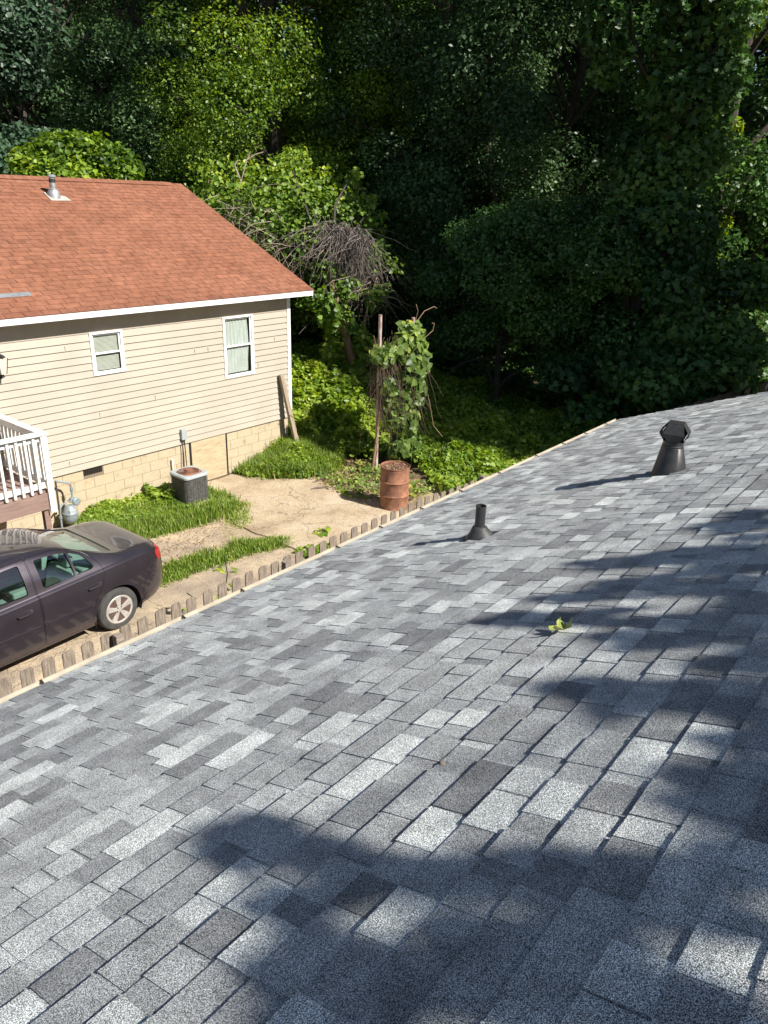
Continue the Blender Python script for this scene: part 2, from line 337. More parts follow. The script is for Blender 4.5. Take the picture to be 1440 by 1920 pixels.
SHAPES = {
 'kite': (np.array([[0, -0.5, 0], [0.32, 0.0, 0.06], [0, 0.5, 0], [-0.32, 0.0, 0.06]]), [(0, 1, 2), (0, 2, 3)]),
 'heart': (np.array([[0, -0.42, 0], [0.42, -0.34, 0.10], [0.36, 0.14, 0.08], [0, 0.55, -0.03], [-0.36, 0.14, 0.08], [-0.42, -0.34, 0.10]]), [(0, 1, 2, 3), (0, 3, 4, 5)]),
 'lobed': (np.array([[0, -0.40, 0], [0.5, -0.32, 0.10], [0.27, 0.02, 0.04], [0.44, 0.28, 0.07], [0.14, 0.22, 0.02], [0, 0.58, -0.04],
                     [-0.14, 0.22, 0.02], [-0.44, 0.28, 0.07], [-0.27, 0.02, 0.04], [-0.5, -0.32, 0.10], [0, 0, 0]]),
           [(0, 1, 2, 10), (2, 3, 4, 10), (4, 5, 10), (10, 5, 6), (10, 6, 7, 8), (10, 8, 9, 0)]),
 'long': (np.array([[0, -0.5, 0], [0.15, -0.1, 0.03], [0.13, 0.2, 0.03], [0, 0.5, -0.05], [-0.13, 0.2, 0.03], [-0.15, -0.1, 0.03]]), [(0, 1, 2, 3), (0, 3, 4, 5)]),
}
def leaves(name, P, Nrm, size, rng, shape='kite', tint=None, spread=0.7, svar=0.35):
    n = len(P); S, faces = SHAPES[shape]
    nr = unit(Nrm + rng.normal(0, spread, (n, 3)))
    a = unit(np.cross(nr, rng.normal(0, 1, (n, 3)))); b = np.cross(nr, a)
    s = size * (1 + rng.uniform(-svar, svar, n))[:, None, None]
    V = P[:, None, :] + s * (a[:, None, :] * S[None, :, 0:1] + b[:, None, :] * S[None, :, 1:2] + nr[:, None, :] * S[None, :, 2:3])
    if tint is None: tint = np.clip(rng.normal(0.45, 0.2, n), 0, 1)
    return mesh_np(name, V, len(S), faces, tint)
def blob_points(clusters, n, rng, shell=0.55):
    """clusters: (cx,cy,cz,rx,ry,rz); points mostly on the outer shell"""
    C = np.array([c[:3] for c in clusters]); R = np.array([c[3:6] for c in clusters])
    w = (R[:, 0] * R[:, 1] + R[:, 1] * R[:, 2] + R[:, 0] * R[:, 2]); w = w / w.sum()
    i = rng.choice(len(C), n, p=w); d = unit(rng.normal(0, 1, (n, 3)))
    r = shell + (1 - shell) * rng.uniform(0, 1, n) ** 0.8
    r *= 1 + 0.18 * np.sin(7 * d[:, 0] + i) * np.sin(6 * d[:, 2] + 2.1 * i)
    return C[i] + d * r[:, None] * R[i], d, i

def limb_path(a, b, rng, sag=0.15, k=5, wg=0.08):
    a = np.array(a, float); b = np.array(b, float); L = np.linalg.norm(b - a); out = []
    j = rng.normal(0, 1, 3) * L * wg
    for i in range(k + 1):
        t = i / k; p = a * (1 - t) + b * t + j * math.sin(PI * t) + np.array([0, 0, sag * L]) * math.sin(PI * t) * 0.5
        out.append(tuple(p + (rng.normal(0, 0.25 * wg, 3) * L if 0 < i < k else 0)))
    return out
def tree(name, label, x, y, H, R, base, seed, ncl=34, nleaf=26000, lsize=0.15, mat='leaf_dark', shape='kite', tr=0.22, cl=1.5, cat='tree', group=None,
         trunk_mat='bark', lean=(0, 0), clusters=None, z0=0.0, flat=0.75, bare=5):
    rng = np.random.default_rng(seed)
    t = empty(name, (x, y, z0), label, cat, group)
    top = np.array([x + lean[0], y + lean[1], z0 + H * 0.86])
    m = MB(); pts = limb_path((x, y, z0 - 0.2), top, rng, 0, 7, 0.025); m.tube(pts, [tr * (1.25 - 1.05 * i / 7) if i else tr * 1.5 for i in range(8)], 9)
    m.build('trunk', MAT[trunk_mat], t, smooth=True)
    if clusters is None:
        clusters = []
        for i in range(ncl):
            hz = rng.uniform(0, 1); z = base + (H - base) * hz
            rr = R * math.sqrt(max(0.05, 1 - (2 * hz - 0.85) ** 2 * 0.75)) if hz > 0.4 else R * (0.75 + 0.5 * hz)
            a = rng.uniform(0, 2 * PI); q = rr * math.sqrt(rng.uniform(0.15, 1))
            c = cl * rng.uniform(0.6, 1.25)
            clusters.append((x + lean[0] * hz + q * math.cos(a), y + lean[1] * hz + q * math.sin(a), z0 + z, c, c, c * flat))
    b = MB()
    for i, c in enumerate(clusters):
        if i % 2 and len(clusters) > 16: continue
        h = min(0.95, max(0.15, (c[2] - z0) / (H * 0.86) - rng.uniform(0.08, 0.25))); k = h * 7; j = int(k)
        s = np.array(pts[min(j, 7)]) * (1 - (k - j)) + np.array(pts[min(j + 1, 7)]) * (k - j)
        r0 = tr * (1.1 - h) * 0.6 + 0.02
        b.tube(limb_path(s, c[:3], rng), [r0, r0 * 0.85, r0 * 0.7, r0 * 0.5, r0 * 0.35, 0.012], 6)
    for i in range(bare):
        h = rng.uniform(0.2, 0.7); s = np.array(pts[int(h * 7)]); a = rng.uniform(0, 2 * PI)
        e = s + np.array([math.cos(a), math.sin(a), rng.uniform(-0.2, 0.8)]) * R * rng.uniform(0.6, 1.0)
        b.tube(limb_path(s, e, rng), [0.05, 0.04, 0.03, 0.022, 0.015, 0.006], 5)
    b.build('branches', MAT[trunk_mat], t, smooth=True)
    P, d, i = blob_points(clusters, nleaf, rng)
    ct = rng.normal(0, 0.15, len(clusters))
    tint = np.clip(0.42 + ct[i] + rng.normal(0, 0.17, nleaf), 0, 1)
    nr = d * 0.7 + np.array([0, 0, 0.75])
    P = P - np.array([x, y, z0]); me = leaves('crown', P, nr, lsize, rng, shape, tint)
    link('crown', me, MAT[mat], t)
    return t

# ================================================================ THE SETTING
def ground_h(x, y):
    s = lambda a: max(0.0, min(1.0, a)) ** 2 * (3 - 2 * max(0.0, min(1.0, a)))
    h = 0.38 * s((x - 10.3) / 1.8) * s((y - 10.9) / 1.6)
    h += 0.30 * math.exp(-((x - 15.5) / 2.2) ** 2 - ((y - 16.0) / 2.2) ** 2)
    if x > 12: h += 0.05 * math.sin(x * 1.3 + y) * s((x - 12) / 2) + 0.05 * math.sin(y * 1.7 - x * 0.6) * s((x - 12) / 2)
    return h
def ground_hv(P): return np.array([ground_h(a, b) for a, b in P])
g = MB(); xs = list(np.linspace(-10, 9, 20)) + list(np.linspace(9.4, 30, 52)) + [34, 40, 60, 120, 300]; ys = [-300, -60, -20, -10, 0, 5] + list(np.linspace(6, 26, 50)) + [30, 40, 60, 120, 300]
xs = [-300, -60, -20] + xs
for yy in ys:
    for xx in xs: g.v.append((xx, yy, ground_h(xx, yy) - 0.03))
nx = len(xs)
for j in range(len(ys) - 1):
    for i in range(nx - 1): g.f.append([j * nx + i, j * nx + i + 1, (j + 1) * nx + i + 1, (j + 1) * nx + i]); g.t.append(0.5)
tag(g.build('ground', MAT['soil'], smooth=True), kind='structure')
def slab(name, poly, z, material, seed, jag=0.05, thick=0.06):
    rng = random.Random(seed); pts = []
    n = len(poly)
    for i in range(n):
        a = Vector(poly[i]).to_2d() if len(poly[i]) == 3 else Vector(poly[i]); b = Vector(poly[(i + 1) % n])
        k = max(1, int((b - a).length / 0.18))
        for j in range(k):
            p = a + (b - a) * j / k; pts.append((p.x + rng.uniform(-jag, jag), p.y + rng.uniform(-jag, jag), z - thick))
    m = MB(); m.prism(pts, (0, 0, thick)); return tag(m.build(name, material, fix=True), kind='structure')
slab('dry_litter', [(-6, 6.2), (11.8, 6.4), (12.6, 8.6), (11.7, 10.8), (10.9, 11.6), (9.4, 12.3), (-6, 12.3)], -0.004, MAT['gravel'], 1, 0.08)
slab('patio', [(8.25, 7.2), (10.6, 7.35), (10.9, 8.6), (11.0, 9.6), (11.05, 10.7), (10.5, 11.35), (9.95, 12.35), (9.0, 12.35), (8.9, 11.2), (8.25, 10.3)], 0.022, MAT['patio'], 2, 0.03)
slab('driveway_track', [(-6, 7.35), (8.05, 7.35), (8.1, 8.75), (6.6, 9.05), (-6, 9.0)], 0.018, MAT['drive'], 3, 0.03)
slab('driveway_track', [(-6, 9.75), (6.2, 9.8), (7.6, 9.75), (8.05, 10.4), (7.2, 10.75), (-6, 10.85)], 0.014, MAT['drive'], 4, 0.03)

# ================================================================ SHINGLES
def shingle_rows(mb, O, u, v, n, L, rows, e, seed, mode, tint=None, start=0):
    rng = random.Random(seed); O, u, v, n = Vector(O), Vector(u), Vector(v), Vector(n)
    def tab(a, b, r0, h0, h1, t, taper=0.0, sink=0.0, wob=0.0):
        w1 = rng.uniform(-wob, wob); w2 = rng.uniform(-wob, wob)
        v0 = e * r0; v1 = e * (r0 + 1) + e * 0.12
        p = lambda s, q, h: O + u * s + v * q + n * h
        A, B, C, D = p(a, v0 + w1, h0), p(b, v0 + w2, h0), p(b - taper, v1, h1), p(a + taper, v1, h1)
        a2, b2, c2, d2 = p(a, v0 + w1, -sink), p(b, v0 + w2, -sink), p(b - taper, v1, -sink), p(a + taper, v1, -sink)
        mb.add([A, B, C, D, a2, b2, c2, d2], [(0, 1, 2, 3), (4, 5, 1, 0), (1, 5, 6, 2), (4, 0, 3, 7)], t)
    for r in range(start, rows):
        if mode == 'laminate':
            x = -rng.uniform(0, 0.3)
            while x < L:      # lower layer in long runs of tone
                w = rng.uniform(0.10, 0.28); t = min(1, max(0, rng.choice([0.22, 0.32, 0.40, 0.48, 0.56, 0.7]) + rng.uniform(-0.07, 0.07)))
                tab(max(0, x), min(L, x + w), r, 0.0100, 0.001, t, 0, 0, 0.0008); x += w
            x = -rng.uniform(0, 0.3)
            while x < L:      # raised tabs
                w = rng.choice([0.10, 0.13, 0.16, 0.19, 0.22, 0.26]) * rng.uniform(0.88, 1.12)
                t = min(1, max(0, rng.choice([0.15, 0.28, 0.34, 0.40, 0.46, 0.50, 0.56, 0.64, 0.76, 0.92]) + rng.uniform(-0.06, 0.06)))
                if x + w > 0.02: tab(max(0, x), min(L, x + w), r, 0.0148 + rng.uniform(-.001, .001), 0.0034 + rng.uniform(-.0006, .0006), t, 0.003, 0, 0.0016)
                x += w + (rng.uniform(0.06, 0.20) if rng.random() < 0.62 else 0.007)
        else:
            x = -0.305 * (0.5 if r % 2 else 0.0) - (0.07 if r % 4 > 1 else 0) - 0.02 * rng.random()
            while x < L:
                t = min(1, max(0, 0.5 + rng.gauss(0, 0.13)))
                if r == 0: t *= 0.35
                if x + 0.297 > 0.02: tab(max(0, x), min(L, x + 0.295), r, 0.0105, 0.0015, t, 0, 0, 0.0015)
                x += 0.305

# ================================================================ GREY HOUSE (the roof the photo is taken from)
s1 = math.radians(21.4786); EY, EZ = 4.30, 2.632; RX0, RX1 = -4.0, 11.08
RY = -1.9; rows = int((EY - RY) / math.cos(s1) / 0.143)
RY = EY - rows * 0.143 * math.cos(s1); RZ = EZ + rows * 0.143 * math.sin(s1)
gh = empty('grey_roofed_house', (3.5, RY, 0), 'low house in the foreground under a grey architectural shingle roof with cream gutter', 'house')
m = MB(); shingle_rows(m, (RX0, EY, EZ), (1, 0, 0), (0, -math.cos(s1), math.sin(s1)), (0, math.sin(s1), math.cos(s1)), RX1 - RX0, rows, 0.143, 5, 'laminate')
roof = m.build('roof', MAT['grey_shingle'], gh, tint=True, fix=False)
m = MB(); n1 = Vector((0, math.sin(s1), math.cos(s1))) * -0.004
m.prism([(RX0 + .01, EY - .01, EZ - 0.004), (RX0 + .01, RY, RZ - 0.004), (RX0 + .01, RY, RZ - 0.07), (RX0 + .01, EY - .01, EZ - 0.055)], (RX1 - RX0 - 0.02, 0, 0))
m.build('roof_deck', MAT['tar'], gh)
m = MB(); m.prism([(RX0, RY, RZ + 0.004), (RX0, 2 * RY - EY, EZ + 0.004), (RX0, 2 * RY - EY, EZ - 0.06), (RX0, RY, RZ - 0.07)], (RX1 - RX0, 0, 0))
m.build('rear_slope', MAT['grey_shingle'], gh)
m = MB(); x = RX0
while x < RX1 - 0.1:
    m.hexa([(x, RY - 0.14, RZ - 0.035), (x + 0.2, RY - 0.14, RZ - 0.045), (x + 0.2, RY, RZ + 0.012), (x, RY, RZ + 0.022), (x, RY - 0.14, RZ - 0.028), (x + 0.2, RY - 0.14, RZ - 0.038), (x + 0.2, RY, RZ + 0.019), (x, RY, RZ + 0.029)], 0.4)
    m.hexa([(x, RY, RZ + 0.022), (x + 0.2, RY, RZ + 0.012), (x + 0.2, RY + 0.14, RZ - 0.045), (x, RY + 0.14, RZ - 0.035), (x, RY, RZ + 0.029), (x + 0.2, RY, RZ + 0.019), (x + 0.2, RY + 0.14, RZ - 0.038), (x, RY + 0.14, RZ - 0.028)], 0.5)
    x += 0.145
m.build('ridge_caps', MAT['grey_shingle'], gh, tint=True)
m = MB(); m.box(RX0 + 0.4, RX1 - 0.3, 2 * RY - EY + 0.4, EY - 0.4, -0.1, EZ - 0.02)
m.prism([(RX0 + 0.4, EY - 0.4, EZ - 0.02), (RX0 + 0.4, RY, RZ - 0.12), (RX0 + 0.4, 2 * RY - EY + 0.4, EZ - 0.02)], (RX1 - RX0 - 0.7, 0, 0))
m.build('wall', MAT['siding'], gh)
m = MB(); m.box(RX0, RX1, EY - 0.03, EY - 0.008, EZ - 0.20, EZ - 0.012); m.box(RX0, RX1, EY - 0.4, EY - 0.032, EZ - 0.20, EZ - 0.185)
m.build('fascia', MAT['white_old'], gh)
m = MB()
for xx in (RX1 - 0.022,):
    for sg in (1, -1):
        y1 = EY if sg > 0 else 2 * RY - EY
        m.prism([(xx, y1, EZ - 0.062), (xx, RY, RZ - 0.074), (xx, RY, RZ - 0.22), (xx, y1, EZ - 0.2)], (0.02, 0, 0))
m.build('rake_board', MAT['white_old'], gh)
m = MB()   # gutter: back, floor, curved front, lip; the covered top is a shallow perforated guard
y0 = EY - 0.004; prof = [(y0, EZ - 0.012), (y0, EZ - 0.11), (y0 + 0.05, EZ - 0.115), (y0 + 0.065, EZ - 0.085), (y0 + 0.078, EZ - 0.05), (y0 + 0.090, EZ - 0.014), (y0 + 0.090, EZ - 0.004), (y0 + 0.079, EZ - 0.004), (y0 + 0.077, EZ - 0.026), (y0 + 0.062, EZ - 0.028), (y0 + 0.060, EZ - 0.014), (y0 + 0.012, EZ - 0.012)]
m.prism([(RX0 - 0.02, a, b) for a, b in prof], (RX1 - RX0 + 0.03, 0, 0))
gt = m.build('gutter', MAT['gutter'], gh)
for x in (-2.9, -1.7, -0.5, 0.7, 1.83, 2.97, 3.56, 4.72, 5.36, 6.04, 6.78, 7.62, 8.55, 9.3, 10.0, 10.7):
    m = MB(); m.bar((x, y0 + 0.012, EZ - 0.004), (x + 0.01, y0 + 0.085, EZ - 0.0025), 0.016, 0.007); o = m.build('gutter_hanger', MAT['hanger'], gh)
m = MB(); m.prism([(RX1 + 0.011, a, b) for a, b in prof], (0.004, 0, 0)); m.build('gutter_end_cap', MAT['gutter'], gh)
# plumbing pipe with rubber boot
pv = Vector((4.69, 2.813, 3.213)); nrm = Vector((0, math.sin(s1), math.cos(s1)))
pipe = MB(); pipe.lathe([(0.040, -0.05), (0.040, 0.265), (0.043, 0.268), (0.043, 0.275), (0.034, 0.275), (0.034, 0.20)], pv, 28)
vp_ = pipe.build('plumbing_vent_pipe', MAT['black_metal'], gh, smooth=True)
bt = MB(); k = 24; ring = []
for (r, h, tilt) in ((0.108, 0.016, 1), (0.100, 0.03, 1), (0.068, 0.075, 0.6), (0.056, 0.098, 0.3), (0.046, 0.105, 0.1), (0.041, 0.108, 0)):
    for j in range(k):
        a = 2 * PI * j / k; x, y = r * math.cos(a), r * math.sin(a)
        bt.v.append((pv.x + x, pv.y + y, pv.z + h - y * math.tan(s1) * tilt))
for i in range(5):
    for j in range(k): bt.f.append([i * k + j, i * k + (j + 1) % k, (i + 1) * k + (j + 1) % k, (i + 1) * k + j]); bt.t.append(.5)
bt.build('flashing_boot', MAT['rubber'], vp_, smooth=True)
u2 = Vector((0, math.cos(s1), -math.sin(s1)))
fl = MB(); c0 = pv + nrm * 0.011
fl.hexa([c0 + Vector((a, 0, 0)) + u2 * b + nrm * h for h in (0, 0.004) for a, b in ((-.115, -.13), (.115, -.13), (.115, .11), (-.115, .11))]); fl.build('flashing_plate', MAT['rubber'], vp_)
# flue vent: tapered skirt, collar, folded metal cap
fb = Vector((6.34, 1.969, 3.539))
sk = MB(); k = 32
for (r, h, tilt) in ((0.150, 0.012, 1), (0.146, 0.016, 1), (0.138, 0.024, 1), (0.090, 0.245, 0), (0.084, 0.25, 0)):
    for j in range(k):
        a = 2 * PI * j / k; x, y = r * math.cos(a), r * math.sin(a)
        sk.v.append((fb.x + x, fb.y + y, fb.z + h - y * math.tan(s1) * tilt))
for i in range(4):
    for j in range(k): sk.f.append([i * k + j, i * k + (j + 1) % k, (i + 1) * k + (j + 1) % k, (i + 1) * k + j]); sk.t.append(.5)
flue = sk.build('flue_vent', MAT['black_metal'], gh, smooth=True)
cl_ = MB(); cl_.lathe([(0.082, 0.24), (0.088, 0.25), (0.088, 0.262), (0.083, 0.266), (0.083, 0.285), (0.086, 0.287), (0.086, 0.30), (0.078, 0.30), (0.078, 0.33)], fb, 32); cl_.build('collar', MAT['black_metal'], flue, smooth=True)
cp = MB(); zc = fb.z
def P4(r, ang, w, z):
    c, s = math.cos(ang), math.sin(ang); return [(fb.x + c * r - s * w, fb.y + s * r + c * w, z), (fb.x + c * r + s * w, fb.y + s * r - c * w, z)]
tz, mz, bz = zc + 0.455, zc + 0.375, zc + 0.300
for q in range(4):
    an = math.radians(193) + q * PI / 2
    T = P4(0.062, an, 0.062, tz); Mi = P4(0.120, an, 0.086, mz); B_ = P4(0.080, an, 0.045, bz)
    for A_, C_ in ((T, Mi), (Mi, B_)):
        cp.add([A_[0], A_[1], C_[1], C_[0], *[(p[0] * 0.97 + fb.x * 0.03, p[1] * 0.97 + fb.y * 0.03, p[2] - 0.003) for p in (A_[0], A_[1], C_[1], C_[0])]],
               [(0, 1, 2, 3), (7, 6, 5, 4), (0, 4, 5, 1), (1, 5, 6, 2), (2, 6, 7, 3), (3, 7, 4, 0)])
cn = [P4(0.062, math.radians(193) + q * PI / 2, 0.062, tz)[1] for q in range(4)]
cp.prism(cn, (0, 0, 0.004)); cp.build('storm_cap', MAT['black_metal'], flue)
inn = MB(); inn.lathe([(0.068, 0.29), (0.098, 0.372), (0.078, 0.42), (0.058, 0.453)], fb, 4 * 6); inn.build('dark_cap_filler', MAT['void'], flue)  # solid added inside the cap so its openings read dark

# ================================================================ RED-ROOFED HOUSE
D = 12.5; HX0, HX1 = -3.5, 11.93; s2 = math.radians(25.0); OE = 0.35
REY = D - OE; REZ = 3.775; RR = 12.37
rrows = 35; BRY = REY + rrows * 0.143 * math.cos(s2); BRZ = REZ + rrows * 0.143 * math.sin(s2)
HB = 2 * BRY - D
rh = empty('red_roofed_house', (4.2, BRY, 0), 'one storey cream sided house with red shingle roof and painted block foundation', 'house')
m = MB(); shingle_rows(m, (HX0 - 0.4, REY, REZ), (1, 0, 0), (0, math.cos(s2), math.sin(s2)), (0, -math.sin(s2), math.cos(s2)), RR - HX0 + 0.4, rrows, 0.143, 9, 'tab')
rroof = m.build('roof', MAT['red_shingle'], rh, tint=True, fix=False)
m = MB()
m.prism([(HX0 - .4, REY + .01, REZ + 0.001), (HX0 - .4, BRY, BRZ + 0.001), (HX0 - .4, BRY, BRZ - 0.07), (HX0 - .4, REY + .01, REZ - 0.03)], (RR - HX0 + 0.4, 0, 0))
m.prism([(HX0 - .4, 2 * BRY - REY, REZ), (HX0 - .4, BRY, BRZ - .002), (HX0 - .4, BRY, BRZ - 0.07), (HX0 - .4, 2 * BRY - REY, REZ - 0.05)], (RR - HX0 + 0.4, 0, 0))
m.build('roof_deck', MAT['red_edge'], rh)
m = MB(); x = HX0 - 0.4; c2 = math.cos(s2) * 0.15; d2 = math.sin(s2) * 0.15; rng_ = random.Random(4)
while x < RR - 0.5:
    t = 0.4 + rng_.uniform(-0.2, 0.2)
    for sg in (-1, 1):
        m.hexa([(x, BRY + sg * c2, BRZ - d2 + .016), (x + .3, BRY + sg * c2, BRZ - d2 + .008), (x + .3, BRY, BRZ + .012), (x, BRY, BRZ + .022),
                (x, BRY + sg * c2, BRZ - d2 + .028), (x + .3, BRY + sg * c2, BRZ - d2 + .02), (x + .3, BRY, BRZ + .026), (x, BRY, BRZ + .036)], t)
    x += 0.145
m.build('ridge_caps', MAT['red_shingle'], rh, tint=True)
m = MB(); m.box(HX0 - 0.4, RR - 0.03, REY + 0.005, REY + 0.03, REZ - 0.105, REZ - 0.008); m.box(HX0 - 0.4, RR - 0.03, REY - 0.006, REY + 0.003, REZ - 0.022, REZ - 0.006)
m.box(HX0 - 0.4, RR - 0.03, REY + 0.032, D - 0.03, REZ - 0.10, REZ - 0.085)
for sg in (1, -1):
    y1 = REY + 0.032 if sg > 0 else 2 * BRY - REY
    m.prism([(RR - 0.027, y1, REZ - 0.03), (RR - 0.027, BRY, BRZ - 0.075), (RR - 0.027, BRY, BRZ - 0.2), (RR - 0.027, y1, REZ - 0.13)], (0.022, 0, 0))
m.build('fascia', MAT['white'], rh)
# walls
SB = 0.925; ST = REZ - 0.10; WIN = [(7.10, 7.70, 2.625, 3.325), (10.06, 10.82, 2.125, 3.325)]
m = MB(); rowh = 0.1275; z = SB; rr_ = random.Random(3); k = 0
zs_ = []
while z < ST - 0.36: zs_.append((z, min(z + rowh, ST))); z += rowh
def siding_piece(m, x0, x1, z0, z1, zb):
    f0 = 0.021 * (1 - (z0 - zb) / rowh); f1 = 0.021 * (1 - (z1 - zb) / rowh)
    m.add([(x0, D - f0, z0), (x1, D - f0, z0), (x1, D - f1, z1), (x0, D - f1, z1), (x0, D + 0.01, z0), (x1, D + 0.01, z0)], [(0, 1, 2, 3), (4, 5, 1, 0)])
for (za, zb) in zs_:
    cuts = sorted({za, zb} | {w[2] for w in WIN if za < w[2] < zb} | {w[3] for w in WIN if za < w[3] < zb})
    for a, b in zip(cuts[:-1], cuts[1:]):
        iv = [(HX0, HX1 - 0.03)]
        for w in WIN:
            if w[2] < (a + b) / 2 < w[3]:
                ni = []
                for p, q in iv:
                    if p < w[0] < q: ni += [(p, w[0]), (w[1], q)]
                    else: ni.append((p, q))
                iv = ni
        for p, q in iv: siding_piece(m, p, q, a, b, za)
rs_ = random.Random(21)
for k in range(9):
    q = rs_.choice([5.9, 9.63, 9.3, 6.6, 8.3, 10.95]) + (k % 2) * .5; zz = SB + rowh * rs_.randint(1, 17); ok = all(not (w[0] - .08 < q < w[1] + .08 and w[2] - .15 < zz < w[3] + .05) for w in WIN)
    if ok: m.box(q, q + .005, D - .027, D - .005, zz + .004, zz + rowh * .7)
m.build('siding', MAT['siding'], rh, fix=False)
m = MB(); m.box(HX0, HX1 - 0.03, D - 0.012, D + 0.01, zs_[-1][1] + 0.001, ST); m.build('frieze_board', MAT['frieze'], rh)
m = MB(); bx0, bx1 = HX0, HX1 - 0.005   # shell behind the siding with holes at the windows
for (p, q, a, b) in ((bx0, WIN[0][0], SB + .005, ST), (WIN[0][1], WIN[1][0], SB + .005, ST), (WIN[1][1], bx1, SB + .005, ST), (WIN[0][0], WIN[0][1], SB + .005, WIN[0][2]), (WIN[0][0], WIN[0][1], WIN[0][3], ST), (WIN[1][0], WIN[1][1], SB + .005, WIN[1][2]), (WIN[1][0], WIN[1][1], WIN[1][3], ST)):
    m.box(p, q, D + 0.011, D + 0.11, a, b)
m.box(bx1 - 0.1, bx1, D + 0.112, HB, 0.0, ST); m.box(bx0, bx0 + 0.1, D + 0.112, HB, 0.0, ST); m.box(bx0, bx1, HB + .002, HB + 0.1, 0.0, ST)
for xx in (bx0, bx1 - 0.1): m.prism([(xx, D + .02, ST + .002), (xx, BRY, BRZ - 0.12), (xx, HB, ST + .002)], (0.1, 0, 0))
m.build('wall', MAT['siding'], rh)
m = MB(); m.box(HX1 - 0.085, HX1 + 0.012, D - 0.026, D - 0.013, SB - 0.03, ST - 0.005); m.box(HX1 - 0.004, HX1 + 0.012, D - 0.0125, D + 0.09, SB - 0.03, ST - 0.005)
m.build('corner_trim', MAT['white'], rh, bevel=0.004)
# block foundation: each block its own face of one mesh, mortar behind
rb = random.Random(8)
for side_a, side_b in ((HX0, 9.02), (10.02, HX1 - 0.09)):
    m = MB(); k = 0; z = -0.09
    while z < SB - 0.03:
        x = HX0 + (0.2 if k % 2 else 0); zt = min(z + 0.196, SB - 0.01)
        while x < HX1 - 0.1:
            xa, x1 = max(x, side_a), min(x + 0.399, side_b)
            if x1 - xa > 0.03 and not (6.64 < (xa + x1) / 2 < 7.06 and z > 0.70):
                dy = rb.uniform(-0.0015, 0.0015); m.box(xa, x1, D + 0.02 + dy, D + 0.06, z, zt)
            x += 0.4064
        z += 0.2032; k += 1
    m.build('foundation_blocks', MAT['block'], rh, bevel=0.003)
m = MB(); m.box(HX0, HX1 - 0.09, D + 0.0235, D + 0.2, -0.1, SB - 0.002); m.build('foundation_mortar', MAT['mortar'], rh)
m = MB(); m.box(9.07, 9.97, D + 0.004, D + 0.0185, -0.02, SB - 0.012); m.build('crawlspace_panel', MAT['plywood'], rh)
for a_, b_ in ((9.03, 9.065), (9.975, 10.02)):
    m = MB(); m.box(a_, b_, D + 0.01, D + 0.0225, -0.02, SB - 0.012); m.build('panel_gap', MAT['void'], rh)
m = MB(); m.box(6.66, 7.04, D + 0.018, D + 0.0225, 0.79, 0.912); vb = m.build('foundation_vent', MAT['void'], rh)
m = MB()
for i in range(11): m.box(6.67 + i * 0.0345, 6.683 + i * 0.0345, D + 0.004, D + 0.016, 0.795, 0.905)
m.box(6.66, 7.04, D + 0.002, D + 0.015, 0.905, 0.915); m.build('vent_louvre', MAT['hanger'], vb)
def window(x0, x1, z0, z1, kind):
    m = MB(); t = 0.045
    for (a, b, c, d) in ((x0 - t * .6, x1 + t * .6, z1 - 0.005, z1 + t * .7), (x0 - t * .6, x1 + t * .6, z0 - t * .7, z0 + 0.005)): m.box(a, b, D - 0.035, D + 0.03, c, d)
    for a, b in ((x0 - t * .6, x0 + 0.02), (x1 - 0.02, x1 + t * .6)): m.box(a, b, D - 0.033, D + 0.03, z0 + 0.0055, z1 - 0.0055)
    fr = m.build('window_frame', MAT['white'], rh, bevel=0.004)
    zm = (z0 + z1) / 2 + (0.0 if kind == 'blind' else 0.02)
    m = MB(); w = 0.03
    for (a, b, yy) in ((zm - 0.012, z1 - 0.006, D + 0.0), (z0 + 0.006, zm + 0.018, D - 0.018)):
        m.box(x0 + .021, x0 + .021 + w, yy, yy + .017, a, b); m.box(x1 - .021 - w, x1 - .021, yy, yy + .017, a, b)
        m.box(x0 + .0215 + w, x1 - .0215 - w, yy + .0005, yy + .0165, a, a + w); m.box(x0 + .0215 + w, x1 - .0215 - w, yy + .0005, yy + .0165, b - w, b)
    m.build('sash', MAT['white'], fr)
    m = MB(); m.box(x0 + .04, x1 - .04, D + .006, D + .009, zm + 0.01, z1 - .02); m.box(x0 + .04, x1 - .04, D - .012, D - .009, z0 + .02, zm); m.build('pane', MAT['glass'], fr)
    m = MB()
    if kind == 'blind':
        z = z0 + 0.045
        while z < z1 - 0.02:
            m.hexa([(x0 + .055, D + .030, z), (x1 - .06, D + .030, z), (x1 - .06, D + .046, z + .016), (x0 + .055, D + .046, z + .016), (x0 + .055, D + .031, z + .002), (x1 - .06, D + .031, z + .002), (x1 - .06, D + .047, z + .018), (x0 + .055, D + .047, z + .018)]); z += 0.021
        m.build('blind', MAT['blind'], fr)
    else:
        n = 40; k = len(m.v)
        for zz, off in ((z0 + .05, 0), (z0 + .3, .006), (z0 + .6, 0), (z0 + .9, .004), (z1 - .03, 0)):
            for i in range(n + 1):
                xx = x0 + .035 + (x1 - x0 - .12) * i / n; m.v.append((xx + 0.02 * math.sin(zz * 5) * (i / n), D + .045 + .009 * math.sin(i * 1.15 + zz) + off, zz))
        for j in range(4):
            for i in range(n): m.f.append([j * (n + 1) + i, j * (n + 1) + i + 1, (j + 1) * (n + 1) + i + 1, (j + 1) * (n + 1) + i]); m.t.append(.5)
        m.build('curtain', MAT['curtain'], fr, smooth=True)
    m = MB(); m.box(x0 - .05, x1 + .05, D + .13, D + .15, z0 - .05, z1 + .05); m.build('room_shade', MAT['interior'], fr)
window(*WIN[0], 'blind'); window(*WIN[1], 'curtain')
